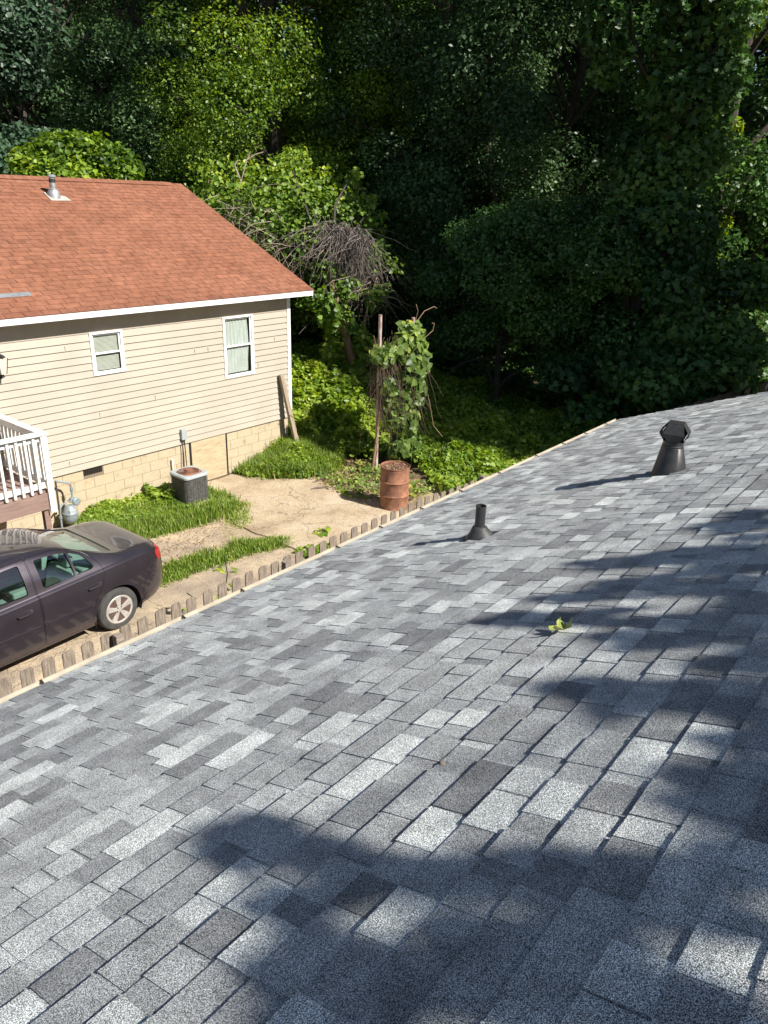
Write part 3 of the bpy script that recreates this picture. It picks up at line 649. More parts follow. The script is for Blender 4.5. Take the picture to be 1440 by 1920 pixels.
# roof pipe, flashing strip
pb = Vector((8.62, 15.92, REZ + (15.92 - REY) * math.tan(s2)))
m = MB(); m.lathe([(0.062, -0.1), (0.062, 0.40)], pb, 20); pp = m.build('roof_vent_pipe', MAT['galv'], rh, smooth=True)
m = MB(); m.lathe([(0.066, 0.27), (0.066, 0.34)], pb, 20); m.build('black_band', MAT['tar'], pp)
m = MB(); m.lathe([(0.085, 0.375), (0.085, 0.40), (0.04, 0.425)], pb, 20); m.build('pipe_cap', MAT['galv'], pp)
m = MB(); m.lathe([(0.13, -0.06), (0.125, 0.08), (0.10, 0.13), (0.105, 0.15), (0.07, 0.165)], pb, 20); m.build('flashing_cone', MAT['galv'], pp, smooth=True)
m = MB(); vv = Vector((0, math.cos(s2), math.sin(s2))); nn = Vector((0, -math.sin(s2), math.cos(s2))); c0 = pb + nn * 0.012
m.hexa([c0 + Vector((a, 0, 0)) + vv * b + nn * h for h in (0, .008) for a, b in ((-.17, -.20), (.27, -.19), (.24, -.02), (-.15, .16))]); m.build('sealant_patch', MAT['sealant'], pp)
m = MB(); c0 = Vector((4.6, 12.72, REZ + (12.72 - REY) * math.tan(s2))) + nn * 0.012
m.hexa([c0 + Vector((a, 0, 0)) + vv * b + nn * h for h in (0, .006) for a, b in ((-.1, -.055), (1.65, -.05), (1.68, .07), (-.1, .065))]); m.build('metal_flashing', MAT['galv'], rh)
# disconnect box with conduits, white stub, wall lantern
m = MB(); m.box(8.80, 8.93, D - 0.085, D - 0.015, 1.03, 1.25); bxx = m.build('disconnect_box', MAT['grey_plastic'], rh, bevel=0.008)
m = MB()
m.tube([(8.83, D - .04, 1.04), (8.83, D - .035, .8), (8.79, D - .05, .3), (8.7, 12.2, .12)], .011, 8); m.tube([(8.88, D - .04, 1.04), (8.89, D - .035, .75), (8.88, D - .06, .3), (8.76, 12.15, .14)], .011, 8)
m.build('conduit', MAT['dark_pipe'], bxx, smooth=True)
m = MB(); m.tube([(8.56, D - .015, .66), (8.56, D - .03, .66), (8.56, D - .035, .35)], .018, 10); m.build('drain_pipe', MAT['white'], rh, smooth=True)
lx, ly = 5.42, D - 0.17
m = MB(); m.lathe([(0.012, 0), (0.03, 0.015), (0.015, 0.03), (0.02, 0.05), (0.05, 0.06)], (lx, ly, 2.84), 12); m.box(lx - .02, lx + .02, ly, D - .01, 2.87, 2.89)
m.lathe([(0.09, 0.0), (0.05, 0.04), (0.012, 0.06), (0.012, 0.09)], (lx, ly, 3.16), 4); m.box(lx - .05, lx + .05, D - .03, D - .013, 2.80, 3.0)
for sx in (-1, 1):
    for sy in (-1, 1): m.tube([(lx + sx * .045, ly + sy * .045, 2.90), (lx + sx * .08, ly + sy * .08, 3.16)], .006, 5)
ln = m.build('wall_lantern', MAT['trim'], rh)
m = MB(); m.hexa([(lx - .042, ly - .042, 2.90), (lx + .042, ly - .042, 2.90), (lx + .042, ly + .042, 2.90), (lx - .042, ly + .042, 2.90), (lx - .075, ly - .075, 3.155), (lx + .075, ly - .075, 3.155), (lx + .075, ly + .075, 3.155), (lx - .075, ly + .075, 3.155)]); m.build('lantern_glass', MAT['lantern_glass'], ln)

# ================================================================ DECK
DX, DY, DZ = 5.27, 11.0, 1.30
dk = empty('wooden_deck', (2.3, 11.7, 0), 'brown wooden deck with white baluster railing beside the cream house wall', 'deck')
m = MB(); y = DY + 0.02
while y < D - 0.03: m.box(-2.5, DX - 0.01, y, y + 0.135, DZ - 0.03, DZ); y += 0.141
m.build('floor_boards', MAT['deck_wood'], dk, bevel=0.003)
m = MB(); m.box(-2.5, DX, DY - 0.02, DY + 0.018, DZ - 0.30, DZ - 0.032); m.box(DX - 0.04, DX, DY + 0.02, D - 0.04, DZ - 0.28, DZ - 0.032); m.build('rim_board', MAT['deck_wood'], dk)
for x in (DX - 0.14, 2.2, -0.8):
    m = MB(); m.box(x, x + 0.09, DY + 0.02, DY + 0.11, -0.05, DZ - 0.035); m.build('support_post', MAT['deck_wood'], dk)
m = MB(); m.box(DX - 0.06, DX + 0.035, DY - 0.058, DY - 0.022, DZ - 0.36, DZ + 0.90); m.box(DX + 0.002, DX + 0.037, DY - 0.02, DY + 0.05, DZ - 0.1, DZ + 0.90); m.build('railing_post', MAT['white_old'], dk)
m = MB(); m.box(-2.5, DX + 0.06, DY - 0.075, DY + 0.065, DZ + 0.902, DZ + 0.94); m.box(DX - 0.075, DX + 0.06, DY + 0.067, D - 0.02, DZ + 0.902, DZ + 0.94)
m.box(-2.5, DX - 0.062, DY - 0.004, DY + 0.034, DZ + 0.80, DZ + 0.90); m.box(DX - 0.03, DX + 0.0, DY + 0.052, D - 0.02, DZ + 0.80, DZ + 0.90)
m.build('top_rail', MAT['white_old'], dk, bevel=0.004)
m = MB(); m.box(-2.5, DX - 0.062, DY - 0.004, DY + 0.034, DZ + 0.05, DZ + 0.14); m.box(DX - 0.03, DX + 0.0, DY + 0.052, D - 0.02, DZ + 0.05, DZ + 0.14); m.build('bottom_rail', MAT['white_old'], dk, bevel=0.004)
x = DX - 0.19
while x > 0.2:
    m = MB(); m.box(x, x + 0.038, DY - 0.043, DY - 0.005, DZ - 0.0, DZ + 0.895); m.build('baluster', MAT['white_old'], dk); x -= 0.132
y = DY + 0.18
while y < D - 0.08:
    m = MB(); m.box(DX + 0.001, DX + 0.037, y, y + 0.036, DZ + 0.02, DZ + 0.895); m.build('baluster', MAT['white_old'], dk); y += 0.132

# ================================================================ GAS METER
gm = empty('gas_meter', (6.08, 12.25, 0), 'grey gas meter with bent riser pipe against the block foundation', 'gas meter')
m = MB(); m.tube([(6.02, 12.36, -0.05), (6.03, 12.36, .45), (6.035, 12.36, .90)], .017, 10); m.build('dark_riser', MAT['dark_pipe'], gm, smooth=True)
m = MB(); m.tube([(6.035, 12.36, .90), (6.10, 12.33, .87), (6.22, 12.28, .84), (6.25, 12.26, .80), (6.25, 12.25, .62), (6.24, 12.24, .50)], .019, 10)
m.tube([(5.93, 12.16, -.05), (5.94, 12.16, .36), (5.96, 12.17, .46), (6.02, 12.2, .50), (6.10, 12.22, .50)], .016, 10)
m.lathe([(0.028, 0), (0.028, 0.05)], (5.935, 12.16, .26), 8); m.lathe([(0.03, 0), (0.03, 0.06)], (6.25, 12.25, .68), 8); m.build('pipework', MAT['gas'], gm, smooth=True)
m = MB(); m.lathe([(0.075, 0), (0.085, .015), (0.05, .03), (0.04, .07)], (6.22, 12.22, .50), 16, 'z'); m.lathe([(0.055, -.05), (0.075, -.03), (0.075, 0.0), (0.045, .04)], (6.26, 12.17, .50), 16, 'y'); m.build('regulator', MAT['gas'], gm, smooth=True)
m = MB()
m.lathe([(0.03, 0), (0.10, .06), (0.125, .13), (0.125, .20), (0.135, .205), (0.135, .225), (0.115, .25), (0.09, .33), (0.06, .36)], (6.13, 12.17, .10), 18); m.build('meter_body', MAT['gas'], gm, smooth=True)
m = MB(); m.box(6.06, 6.19, 12.055, 12.10, .28, .40); m.build('dial_box', MAT['grey_plastic'], gm, bevel=.01)

# ================================================================ AC CONDENSER
ax, ay = 8.40, 11.72
ac = empty('air_conditioner', (ax, ay, 0), 'square outdoor air conditioner with rusty fan top standing in weeds by the foundation', 'air conditioner')
def rsq(h, r, z, n=5, c=(ax, ay)):
    out = []
    for (sx, sy, a0) in ((1, 1, 0), (-1, 1, PI / 2), (-1, -1, PI), (1, -1, 3 * PI / 2)):
        for i in range(n + 1):
            a = a0 + PI / 2 * i / n; out.append((c[0] + sx * (h - r) + r * math.cos(a), c[1] + sy * (h - r) + r * math.sin(a), z))
    return out
m = MB(); m.prism(rsq(.31, .05, 0.0), (0, 0, .06)); m.build('pad', MAT['drive'], ac)
m = MB(); m.prism(rsq(.262, .085, .062), (0, 0, .52)); m.build('coil', MAT['coil'], ac)
m = MB()
for i in range(20):
    z = .07 + i * .0265; p = rsq(.275, .095, z); m.tube(p + [p[0]], .0028, 4)
pp_ = rsq(.275, .095, 0, 5)
for i in range(0, len(pp_)):
    q = pp_[i]; m.tube([(q[0], q[1], .06), (q[0], q[1], .585)], .0028, 4)
for (a, b) in ((1, 0), (0, 1), (-1, 0), (0, -1)):
    for t in np.linspace(-.16, .16, 7):
        q = (ax + a * .275 + (t if a == 0 else 0), ay + b * .275 + (t if b == 0 else 0)); m.tube([(q[0], q[1], .06), (q[0], q[1], .585)], .0028, 4)
m.build('wire_guard', MAT['coil'], ac)
m = MB(); o1 = rsq(.290, .10, .58, 8); i1 = [(ax + .248 * math.cos(math.atan2(p[1] - ay, p[0] - ax)), ay + .248 * math.sin(math.atan2(p[1] - ay, p[0] - ax)), .635) for p in o1]
n = len(o1); V = o1 + [(p[0], p[1], .615) for p in o1] + [(ax + (p[0] - ax) * .93, ay + (p[1] - ay) * .96, .638) for p in o1] + i1 + [(p[0], p[1], .56) for p in i1]
m.add(V, [(r * n + i, r * n + (i + 1) % n, (r + 1) * n + (i + 1) % n, (r + 1) * n + i) for r in range(4) for i in range(n)]); m.build('top_cover', MAT['grey_plastic'], ac, smooth=True)
m = MB(); m.lathe([(0.247, .56), (0.247, .61), (0.20, .650), (0.195, .645), (0.235, .585)], (ax, ay, 0), 32, cap=False)
for i in range(7): m.tube([(ax + r * math.cos(a), ay + r * math.sin(a), z) for a, r, z in [(2 * PI * j / 32, .05 + .027 * i, .655 - .0012 * i) for j in range(33)]], .0035, 4)
for i in range(10):
    a = 2 * PI * i / 10; m.tube([(ax + .04 * math.cos(a), ay + .04 * math.sin(a), .66), (ax + .22 * math.cos(a), ay + .22 * math.sin(a), .64)], .004, 5)
m.build('fan_grille', MAT['rust'], ac)
m = MB(); m.lathe([(0.07, .56), (0.075, .66), (0.068, .685), (0.02, .692)], (ax, ay, 0), 20); m.build('fan_motor', MAT['rust'], ac, smooth=True)
m = MB(); m.lathe([(0.222, .50), (0.222, .51)], (ax, ay, 0), 24); m.build('fan_well', MAT['rust_top'], ac)

# ================================================================ OIL DRUM
dx, dy = 10.98, 8.60
dr = empty('steel_drum', (dx, dy, 0), 'rusty brown steel drum with littered lid behind the picket fence', 'drum')
prof = [(0.285, 0.0), (0.292, 0.01), (0.285, 0.025)]
for zc_ in (0.30, 0.58): prof += [(0.285, zc_ - .03), (0.292, zc_ - .015), (0.302, zc_), (0.292, zc_ + .015), (0.285, zc_ + .03)]
prof += [(0.285, 0.85), (0.293, 0.86), (0.295, 0.875), (0.288, 0.88), (0.280, 0.872), (0.279, 0.845)]
m = MB(); m.lathe(prof, (dx, dy, 0), 48, cap=False); m.build('drum_body', MAT['rust'], dr, smooth=True)
m = MB(); rr = [(0.279, .848), (0.23, .85), (0.18, .842), (0.08, .83), (0.001, .832)]; m.lathe(rr, (dx, dy, 0), 32, cap=False); m.build('drum_lid', MAT['rust_top'], dr, smooth=True)
m = MB(); m.lathe([(0.05, 0), (0.05, .01), (0.001, .01)], (dx - .05, dy - .02, .835), 9); m.build('hole', MAT['void'], dr)
rng = np.random.default_rng(3); n = 160; a = rng.uniform(0, 2 * PI, n); r = .25 * np.sqrt(rng.uniform(0, 1, n)); P = np.c_[r * np.cos(a) + .05, r * np.sin(a) - .03, .855 + rng.uniform(0, .015, n)]
P = P[np.hypot(P[:, 0], P[:, 1]) < .26]
tl = link('leaf_debris', leaves('leaf_debris', P, np.tile([0, 0, 1.], (len(P), 1)), .045, rng, 'long', spread=.5), MAT['dry_leaf']); tl.location = (dx, dy, 0)
tag(tl, 'scatter of brown dead leaves and twigs lying on the drum lid', 'leaf litter', kind='stuff')

# ================================================================ PICKET FENCE
FY = 7.0
pf = empty('picket_fence', (6.5, FY, 0), 'low weathered dog eared picket fence running just beyond the gutter', 'fence')
rp = random.Random(11); x = 1.62; i = 0
while x < 13.9:
    h = 1.035 - 0.009 * (x - 3) - 0.05 * max(0, x - 9.6) + rp.uniform(-.012, .012); w = 0.069; tx = rp.uniform(-.012, .012); e_ = 0.028
    m = MB(); m.prism([(x - w, FY, 0.04), (x + w, FY, 0.04), (x + w + tx, FY, h - e_), (x + w - .012 + tx, FY, h - .008), (x + w - e_ + tx, FY, h), (x - w + e_ + tx, FY, h), (x - w + .012 + tx, FY, h - .008), (x - w + tx, FY, h - e_)], (0, .017, 0))
    m.build('picket', MAT['fence_wood'], pf); x += 0.236 + rp.uniform(-.006, .006); i += 1
for z in (0.76, 0.25):
    m = MB(); m.box(1.3, 13.9, FY - 0.042, FY - 0.002, z - 0.085, z) ; m.build('rail', MAT['rail_wood'], pf)
for px, py in ((218, 1172), (536, 1057), (905, 893)):
    p = at_y(px, py, FY - 0.09); m = MB(); m.box(p.x - .045, p.x + .045, FY - 0.135, FY - 0.045, -.05, 1.03 - .009 * (p.x - 3)); m.build('fence_post', MAT['rail_wood'], pf, bevel=.006)

# ================================================================ LEANING TIMBER, POLES
lt = empty('leaning_timber', (11.72, 12.3, .3), 'long weathered timber post leaning on the cream wall corner', 'timber')
m = MB(); m.bar((11.76, 12.12, 0.25), (11.56, 12.42, 1.97), 0.10, 0.085, (0, 1, .2)); m.build('timber_post', MAT['board_wood'], lt, bevel=.004)
m = MB(); m.bar((11.84, 12.16, 0.25), (11.615, 12.455, 1.93), 0.02, 0.12, (0, 1, .2)); m.build('thin_board', MAT['board_wood'], lt)
def pole(x, y, z0, h, lean, lab):
    m = MB(); m.tube([(x, y, z0), (x + lean[0], y + lean[1], z0 + h)], [.040, .038], 12); o = m.build('steel_pole', MAT['pole'], None, smooth=True)
    me = o.data
    for v in me.vertices: v.co -= Vector((x, y, z0))
    o.location = (x, y, z0); return tag(o, lab, 'pole')
pole(12.38, 10.25, -.05, 3.50, (0.02, 0), 'rust stained white steel pole left of the vine column, its bare top showing')
pole(13.42, 10.18, -.05, 3.36, (0.03, 0), 'rust stained steel pole at the right of the vine column, tip barely showing')

# ================================================================ CAR
CL = 2.29
def interp(pts, x):
    xs = [p[0] for p in pts]; n = len(pts)
    if x <= xs[0]: return pts[0][1]
    if x >= xs[-1]: return pts[-1][1]
    for i in range(n - 1):
        if xs[i] <= x <= xs[i + 1]: break
    def sl(k):
        if k == 0: return (pts[1][1] - pts[0][1]) / (xs[1] - xs[0])
        if k == n - 1: return (pts[-1][1] - pts[-2][1]) / (xs[-1] - xs[-2])
        return (pts[k + 1][1] - pts[k - 1][1]) / (xs[k + 1] - xs[k - 1])
    h = xs[i + 1] - xs[i]; t = (x - xs[i]) / h
    return (2 * t ** 3 - 3 * t ** 2 + 1) * pts[i][1] + (t ** 3 - 2 * t ** 2 + t) * h * sl(i) + (-2 * t ** 3 + 3 * t ** 2) * pts[i + 1][1] + (t ** 3 - t ** 2) * h * sl(i + 1)
ZT = [(-2.29, .60), (-2.2, .70), (-2.0, .80), (-1.6, .92), (-1.28, 1.0), (-1.15, 1.04), (-.7, 1.30), (-.42, 1.395), (0.0, 1.435), (.35, 1.42), (.68, 1.37), (.95, 1.26), (1.35, 1.10), (1.5, 1.06), (1.62, 1.045), (1.95, 1.03), (2.14, 0.99), (2.22, .92), (2.29, .72)]
ZB = [(-2.29, .56), (-2.1, .68), (-1.6, .84), (-1.2, .89), (0, .93), (1.0, .97), (1.7, .985), (2.1, .95), (2.22, .88), (2.29, .68)]
WD = [(-2.29, .50), (-2.2, .66), (-2.0, .77), (-1.6, .83), (-1.0, .855), (0, .862), (1.0, .862), (1.5, .855), (1.9, .82), (2.1, .76), (2.22, .67), (2.29, .50)]
WR = [(-2.29, .40), (-2.0, .60), (-1.4, .66), (-1.1, .67), (-.6, .59), (-.3, .57), (.4, .565), (.75, .57), (1.1, .60), (1.45, .66), (1.7, .66), (2.0, .62), (2.2, .52), (2.29, .38)]
ZL = [(-2.29, .32), (-2.1, .22), (-1.5, .19), (1.6, .19), (2.05, .25), (2.29, .36)]
def section(x, ins):
    zt, zb, w, wr, zl = (interp(T, x) for T in (ZT, ZB, WD, WR, ZL)); zt -= ins; w -= ins; wr -= ins; zl += ins
    zb = min(zb, zt - .03)
    mid = zl + (zb - zl) * .45
    side = zt - zb
    P = [(0, zl), (w - .14, zl), (w - .05, zl + .03), (w - .012, zl + .14), (w, mid), (w - .006, zl + (zb - zl) * .78), (w - .035, zb - .02), (w - .075, zb + .012 * min(1, side * 5))]
    e0 = (w - .085, zb + .03 * min(1, side * 4)); e1 = (wr + .015, zt - .075 * min(1, side * 3.0))
    if side < 0.12: e1 = (wr, zt - .022)
    P += [e0, ((e0[0] * .5 + e1[0] * .5) + .025 * min(1, side * 2), e0[1] * .5 + e1[1] * .5), e1, (wr - .06, zt - .028 * min(1, side * 6)), (wr * .55, zt - .006), (0, zt)]
    out = []
    n = len(P)
    for i in range(n - 1):
        p0, p1, p2, p3 = P[max(i - 1, 0)], P[i], P[i + 1], P[min(i + 2, n - 1)]
        kk = 1 if i in (0,) else 3
        for j in range(kk):
            t = j / kk; f = lambda a, b, c, d: b + (c - b) * t + 0.5 * t * (1 - t) * ((c - a) * (1 - t) * .5 - (d - b) * t * .5 + 0) * .6
            out.append((f(p0[0], p1[0], p2[0], p3[0]), f(p0[1], p1[1], p2[1], p3[1])))
    out.append(P[-1]); return out
XS = sorted(set([round(v, 4) for v in list(np.linspace(-2.285, -2.0, 7)) + list(np.linspace(-1.9, 1.9, 45)) + list(np.linspace(1.98, 2.285, 9))]))
def loft(name, ins, x0=-9, x1=9):
    bm = bmesh.new(); rings = []
    xs = [x for x in XS if x0 < x < x1]
    for x in xs:
        S = section(x, ins); xo = x; x = x if x < 1.62 else 1.62 + (x - 1.62) * .86
        ring = [(x, -y, z) for y, z in S] + [(x, y, z) for y, z in S[-2:0:-1]]
        rings.append([bm.verts.new(p) for p in ring])
    n = len(rings[0])
    for a, b in zip(rings[:-1], rings[1:]):
        for i in range(n): bm.faces.new((a[i], a[(i + 1) % n], b[(i + 1) % n], b[i]))
    bm.faces.new(rings[0]); bm.faces.new(rings[-1][::-1])
    bmesh.ops.recalc_face_normals(bm, faces=bm.faces)
    me = bpy.data.meshes.new(name); bm.to_mesh(me); bm.free(); return me
TOOLMAT = bpy.data.materials.new('cut'); 
def tool(poly, axis, a, b, mat=None):   # prism tool: poly in xz (axis y) or xy (axis z)
    m = MB()
    if axis == 'y': m.prism([(p[0], a, p[1]) for p in poly], (0, b - a, 0))
    else: m.prism([(p[0], p[1], a) for p in poly], (0, 0, b - a))
    me = bpy.data.meshes.new('tool'); me.from_pydata(m.v, [], m.f)
    bm = bmesh.new(); bm.from_mesh(me); bmesh.ops.recalc_face_normals(bm, faces=bm.faces); bm.to_mesh(me); bm.free()
    return me
def boolean(A, B, op):
    """A, B meshes; material slot 0 keeps A's skin, slot 1 marks faces from B"""
    oa = bpy.data.objects.new('bool_a', A); ob = bpy.data.objects.new('bool_b', B)
    col.objects.link(oa); col.objects.link(ob)
    A.materials.clear(); A.materials.append(MAT['paint']); A.materials.append(TOOLMAT)
    B.materials.clear(); B.materials.append(MAT['paint']); B.materials.append(TOOLMAT)
    B.polygons.foreach_set('material_index', [1] * len(B.polygons))
    md = oa.modifiers.new('b', 'BOOLEAN'); md.object = ob; md.operation = op; md.solver = 'EXACT'
    dg = bpy.context.evaluated_depsgraph_get(); dg.update()
    me = bpy.data.meshes.new_from_object(oa.evaluated_get(dg)); bpy.data.objects.remove(oa); bpy.data.objects.remove(ob)
    return me
def keep_skin(me):
    bm = bmesh.new(); bm.from_mesh(me); bmesh.ops.delete(bm, geom=[f for f in bm.faces if f.material_index == 1], context='FACES'); bm.to_mesh(me); bm.free(); return me
def setmat(me, m):
    me.materials.clear(); me.materials.append(m); me.polygons.foreach_set('material_index', [0] * len(me.polygons)); me.polygons.foreach_set('use_smooth', [True] * len(me.polygons)); me.set_sharp_from_angle(angle=math.radians(32)); return me
def rnd(poly, r, n=4):
    out = []; N_ = len(poly); rs = r if hasattr(r, '__len__') else [r] * N_
    for i in range(N_):
        p = Vector(poly[i]); a = Vector(poly[i - 1]); b = Vector(poly[(i + 1) % N_]); q = rs[i]
        da = (a - p); db = (b - p); q = min(q, da.length * .45, db.length * .45); A_ = p + da.normalized() * q; B_ = p + db.normalized() * q
        for j in range(n + 1):
            t = j / n; out.append(tuple(A_ * (1 - t) ** 2 + p * 2 * t * (1 - t) + B_ * t * t))
    return out
car = empty('parked_sedan', (3.49, 9.29, 0.018), 'dark charcoal purple four door sedan parked along the picket fence', 'car', rz=math.radians(2.2))
front_door = rnd([(-1.05, .96), (-.62, 1.30), (-.15, 1.375), (.20, 1.385), (.185, .62), (.17, .245), (-.86, .245), (-1.0, .55)], [.05, .1, .1, .03, .03, .05, .06, .06])
rear_door = rnd([(.212, 1.385), (.62, 1.355), (.98, 1.22), (1.13, 1.02), (1.07, .78), (.93, .60), (.84, .245), (.182, .245), (.197, .62)], [.03, .1, .12, .06, .1, .12, .05, .05, .03])
win_f = rnd([(-.93, .985), (-.55, 1.27), (-.1, 1.335), (.10, 1.34), (.10, .985)], [.05, .08, .05, .03, .03])
win_r = rnd([(.30, .995), (.30, 1.335), (.62, 1.31), (.74, 1.275), (.735, 1.005)], [.03, .03, .05, .02, .02])
win_q = rnd([(.765, 1.008), (.77, 1.27), (.93, 1.19), (1.03, 1.04), (.98, 1.015)], [.02, .03, .06, .04, .02])
rearglass = rnd([(.80, -.50), (.80, .50), (1.42, .58), (1.42, -.58)], .07); windshield = rnd([(-1.12, -.62), (-1.12, .62), (-.5, .52), (-.5, -.52)], .06)
bumper = rnd([(1.66, .10), (1.68, .52), (1.80, .66), (1.90, .80), (2.00, .83), (2.5, .83), (2.5, .10)], [.02, .05, .1, .06, .03, .01, .01])
trunk = rnd([(1.56, -.60), (1.56, .60), (2.06, .60), (2.06, -.60)], .06)
def grow(poly, g, c=None):
    cx = sum(p[0] for p in poly) / len(poly); cy = sum(p[1] for p in poly) / len(poly); out = []
    for p in poly:
        d = Vector((p[0] - cx, p[1] - cy)); L_ = d.length; d *= (L_ + g) / L_; out.append((cx + d.x, cy + d.y))
    return out
outer = loft('o', 0.0); inner = loft('i', 0.035, -2.15, 2.15)
shell = boolean(outer, inner, 'DIFFERENCE')
def cylm(x, y0, y1, r, z=.31):
    return tool([(x + r * math.cos(2 * PI * i / 40), z + r * math.sin(2 * PI * i / 40)) for i in range(40)], 'y', y0, y1)
WX = (1.26, -1.36)
for wx in WX:
    for a, b in ((-1.2, -.62), (.62, 1.2)): shell = boolean(shell, cylm(wx, a, b, .362), 'DIFFERENCE')
base_shell = shell.copy()
for w_ in (win_f, win_r, win_q): shell = boolean(shell, tool(w_, 'y', -1.2, 1.2), 'DIFFERENCE')
for w_ in (rearglass, windshield): shell = boolean(shell, tool(w_, 'z', .9, 1.6), 'DIFFERENCE')
full = shell.copy()
parts = {}
for nm, poly, ax_, a, b in (('front_door', front_door, 'y', -1.2, -.40), ('rear_door', rear_door, 'y', -1.2, -.40)):
    parts[nm] = boolean(full.copy(), tool(grow(poly, -.006), ax_, a, b), 'INTERSECT')
    shell = boolean(shell, tool(poly, ax_, a, b), 'DIFFERENCE')
parts['rear_bumper'] = boolean(full.copy(), tool(grow(bumper, -.006), 'y', -1.2, 1.2), 'INTERSECT'); shell = boolean(shell, tool(bumper, 'y', -1.2, 1.2), 'DIFFERENCE')
parts['trunk_lid'] = boolean(full.copy(), tool(grow(trunk, -.006), 'z', .9, 1.4), 'INTERSECT'); shell = boolean(shell, tool(trunk, 'z', .9, 1.4), 'DIFFERENCE')
link('body', setmat(shell, MAT['paint']), None, car)
po = {}
for nm, me in parts.items(): po[nm] = link(nm, setmat(me, MAT['paint']), None, car)
gl = loft('g', 0.012)
for nm, poly, ax_, a, b, par in (('side_window', win_f, 'y', -1.2, -.3, po['front_door']), ('side_window', win_r, 'y', -1.2, -.3, po['rear_door']), ('quarter_window', win_q, 'y', -1.2, -.3, po['rear_door']),
                                 ('side_window', win_f, 'y', .3, 1.2, car), ('side_window', win_r, 'y', .3, 1.2, car), ('quarter_window', win_q, 'y', .3, 1.2, car),
                                 ('rear_window', rearglass, 'z', .9, 1.6, car), ('windshield', windshield, 'z', .9, 1.6, car)):
    link(nm, setmat(keep_skin(boolean(gl.copy(), tool(grow(poly, .012), ax_, a, b), 'INTERSECT')), MAT['car_glass']), None, par)
tl_ = rnd([(2.00, .78), (1.96, .91), (2.03, .965), (2.5, .975), (2.5, .80)], .02)
for a, b in ((-1.2, -.42), (.42, 1.2)):
    link('tail_light', setmat(keep_skin(boolean(loft('t', -0.006), tool(tl_, 'y', a, b), 'INTERSECT')), MAT['red_lens']), None, car)
def wside(x, z): return interp(WD, x)
for x0, x1 in ((-.95, .15), (.23, .86)):
    m = MB(); k = 10
    for i in range(k):
        a = x0 + (x1 - x0) * i / k; b = x0 + (x1 - x0) * (i + 1) / k
        wa, wb = wside(a, .5), wside(b, .5)
        m.hexa([(a, -wa - .012, .535), (b, -wb - .012, .535), (b, -wb + .01, .53), (a, -wa + .01, .53), (a, -wa - .009, .572), (b, -wb - .009, .572), (b, -wb + .01, .575), (a, -wa + .01, .575)])
    m.build('side_moulding', MAT['paint'], car, local=True)
for x, nm in ((-.03, 'front_door'), (.93, 'rear_door')):
    m = MB(); w = interp(WD, x); m.tube([(x - .10, -w + .015, .80), (x - .085, -w - .022, .802), (x, -w - .03, .808), (x + .085, -w - .022, .812), (x + .10, -w + .015, .815)], [.013, .014, .015, .014, .013], 8); m.build('door_handle', MAT['paint'], po[nm], local=True, smooth=True)
m = MB()
for y0, y1 in ((-.70, -.08), (.08, .70)): m.prism([(.05, y0, .42), (.60, y0, .45), (.62, y0, .33), (.05, y0, .33)], (0, y1 - y0, 0))
for (x0, z1) in ((-.45, 1.02), (.72, .98)):
    for y0, y1 in ((-.66, -.10), (.10, .66)):
        m.prism([(x0 - .42, y0, .50), (x0, y0, .50), (x0 + .14, y0, z1), (x0 + .02, y0, z1 + .02), (x0 - .10, y0, .60), (x0 - .42, y0, .60)], (0, y1 - y0, 0))
        yc = (y0 + y1) / 2; m.prism([(x0 + .06, yc - .12, z1 + .03), (x0 + .15, yc - .12, z1 + .03), (x0 + .17, yc - .12, z1 + .17), (x0 + .09, yc - .12, z1 + .18)], (0, .24, 0))
m.prism([(.92, -.64, .97), (1.50, -.64, .985), (1.50, -.64, .93), (.92, -.64, .92)], (0, 1.28, 0))
m.build('seats', MAT['seat'], car, local=True, bevel=.04)
m = MB(); m.box(-1.2, 1.0, -.78, .78, .26, .30); m.prism([(-1.25, -.72, .95), (-.85, -.72, .93), (-.80, -.72, .70), (-1.25, -.72, .6)], (0, 1.44, 0)); m.build('cabin_floor', MAT['interior'], car, local=True)
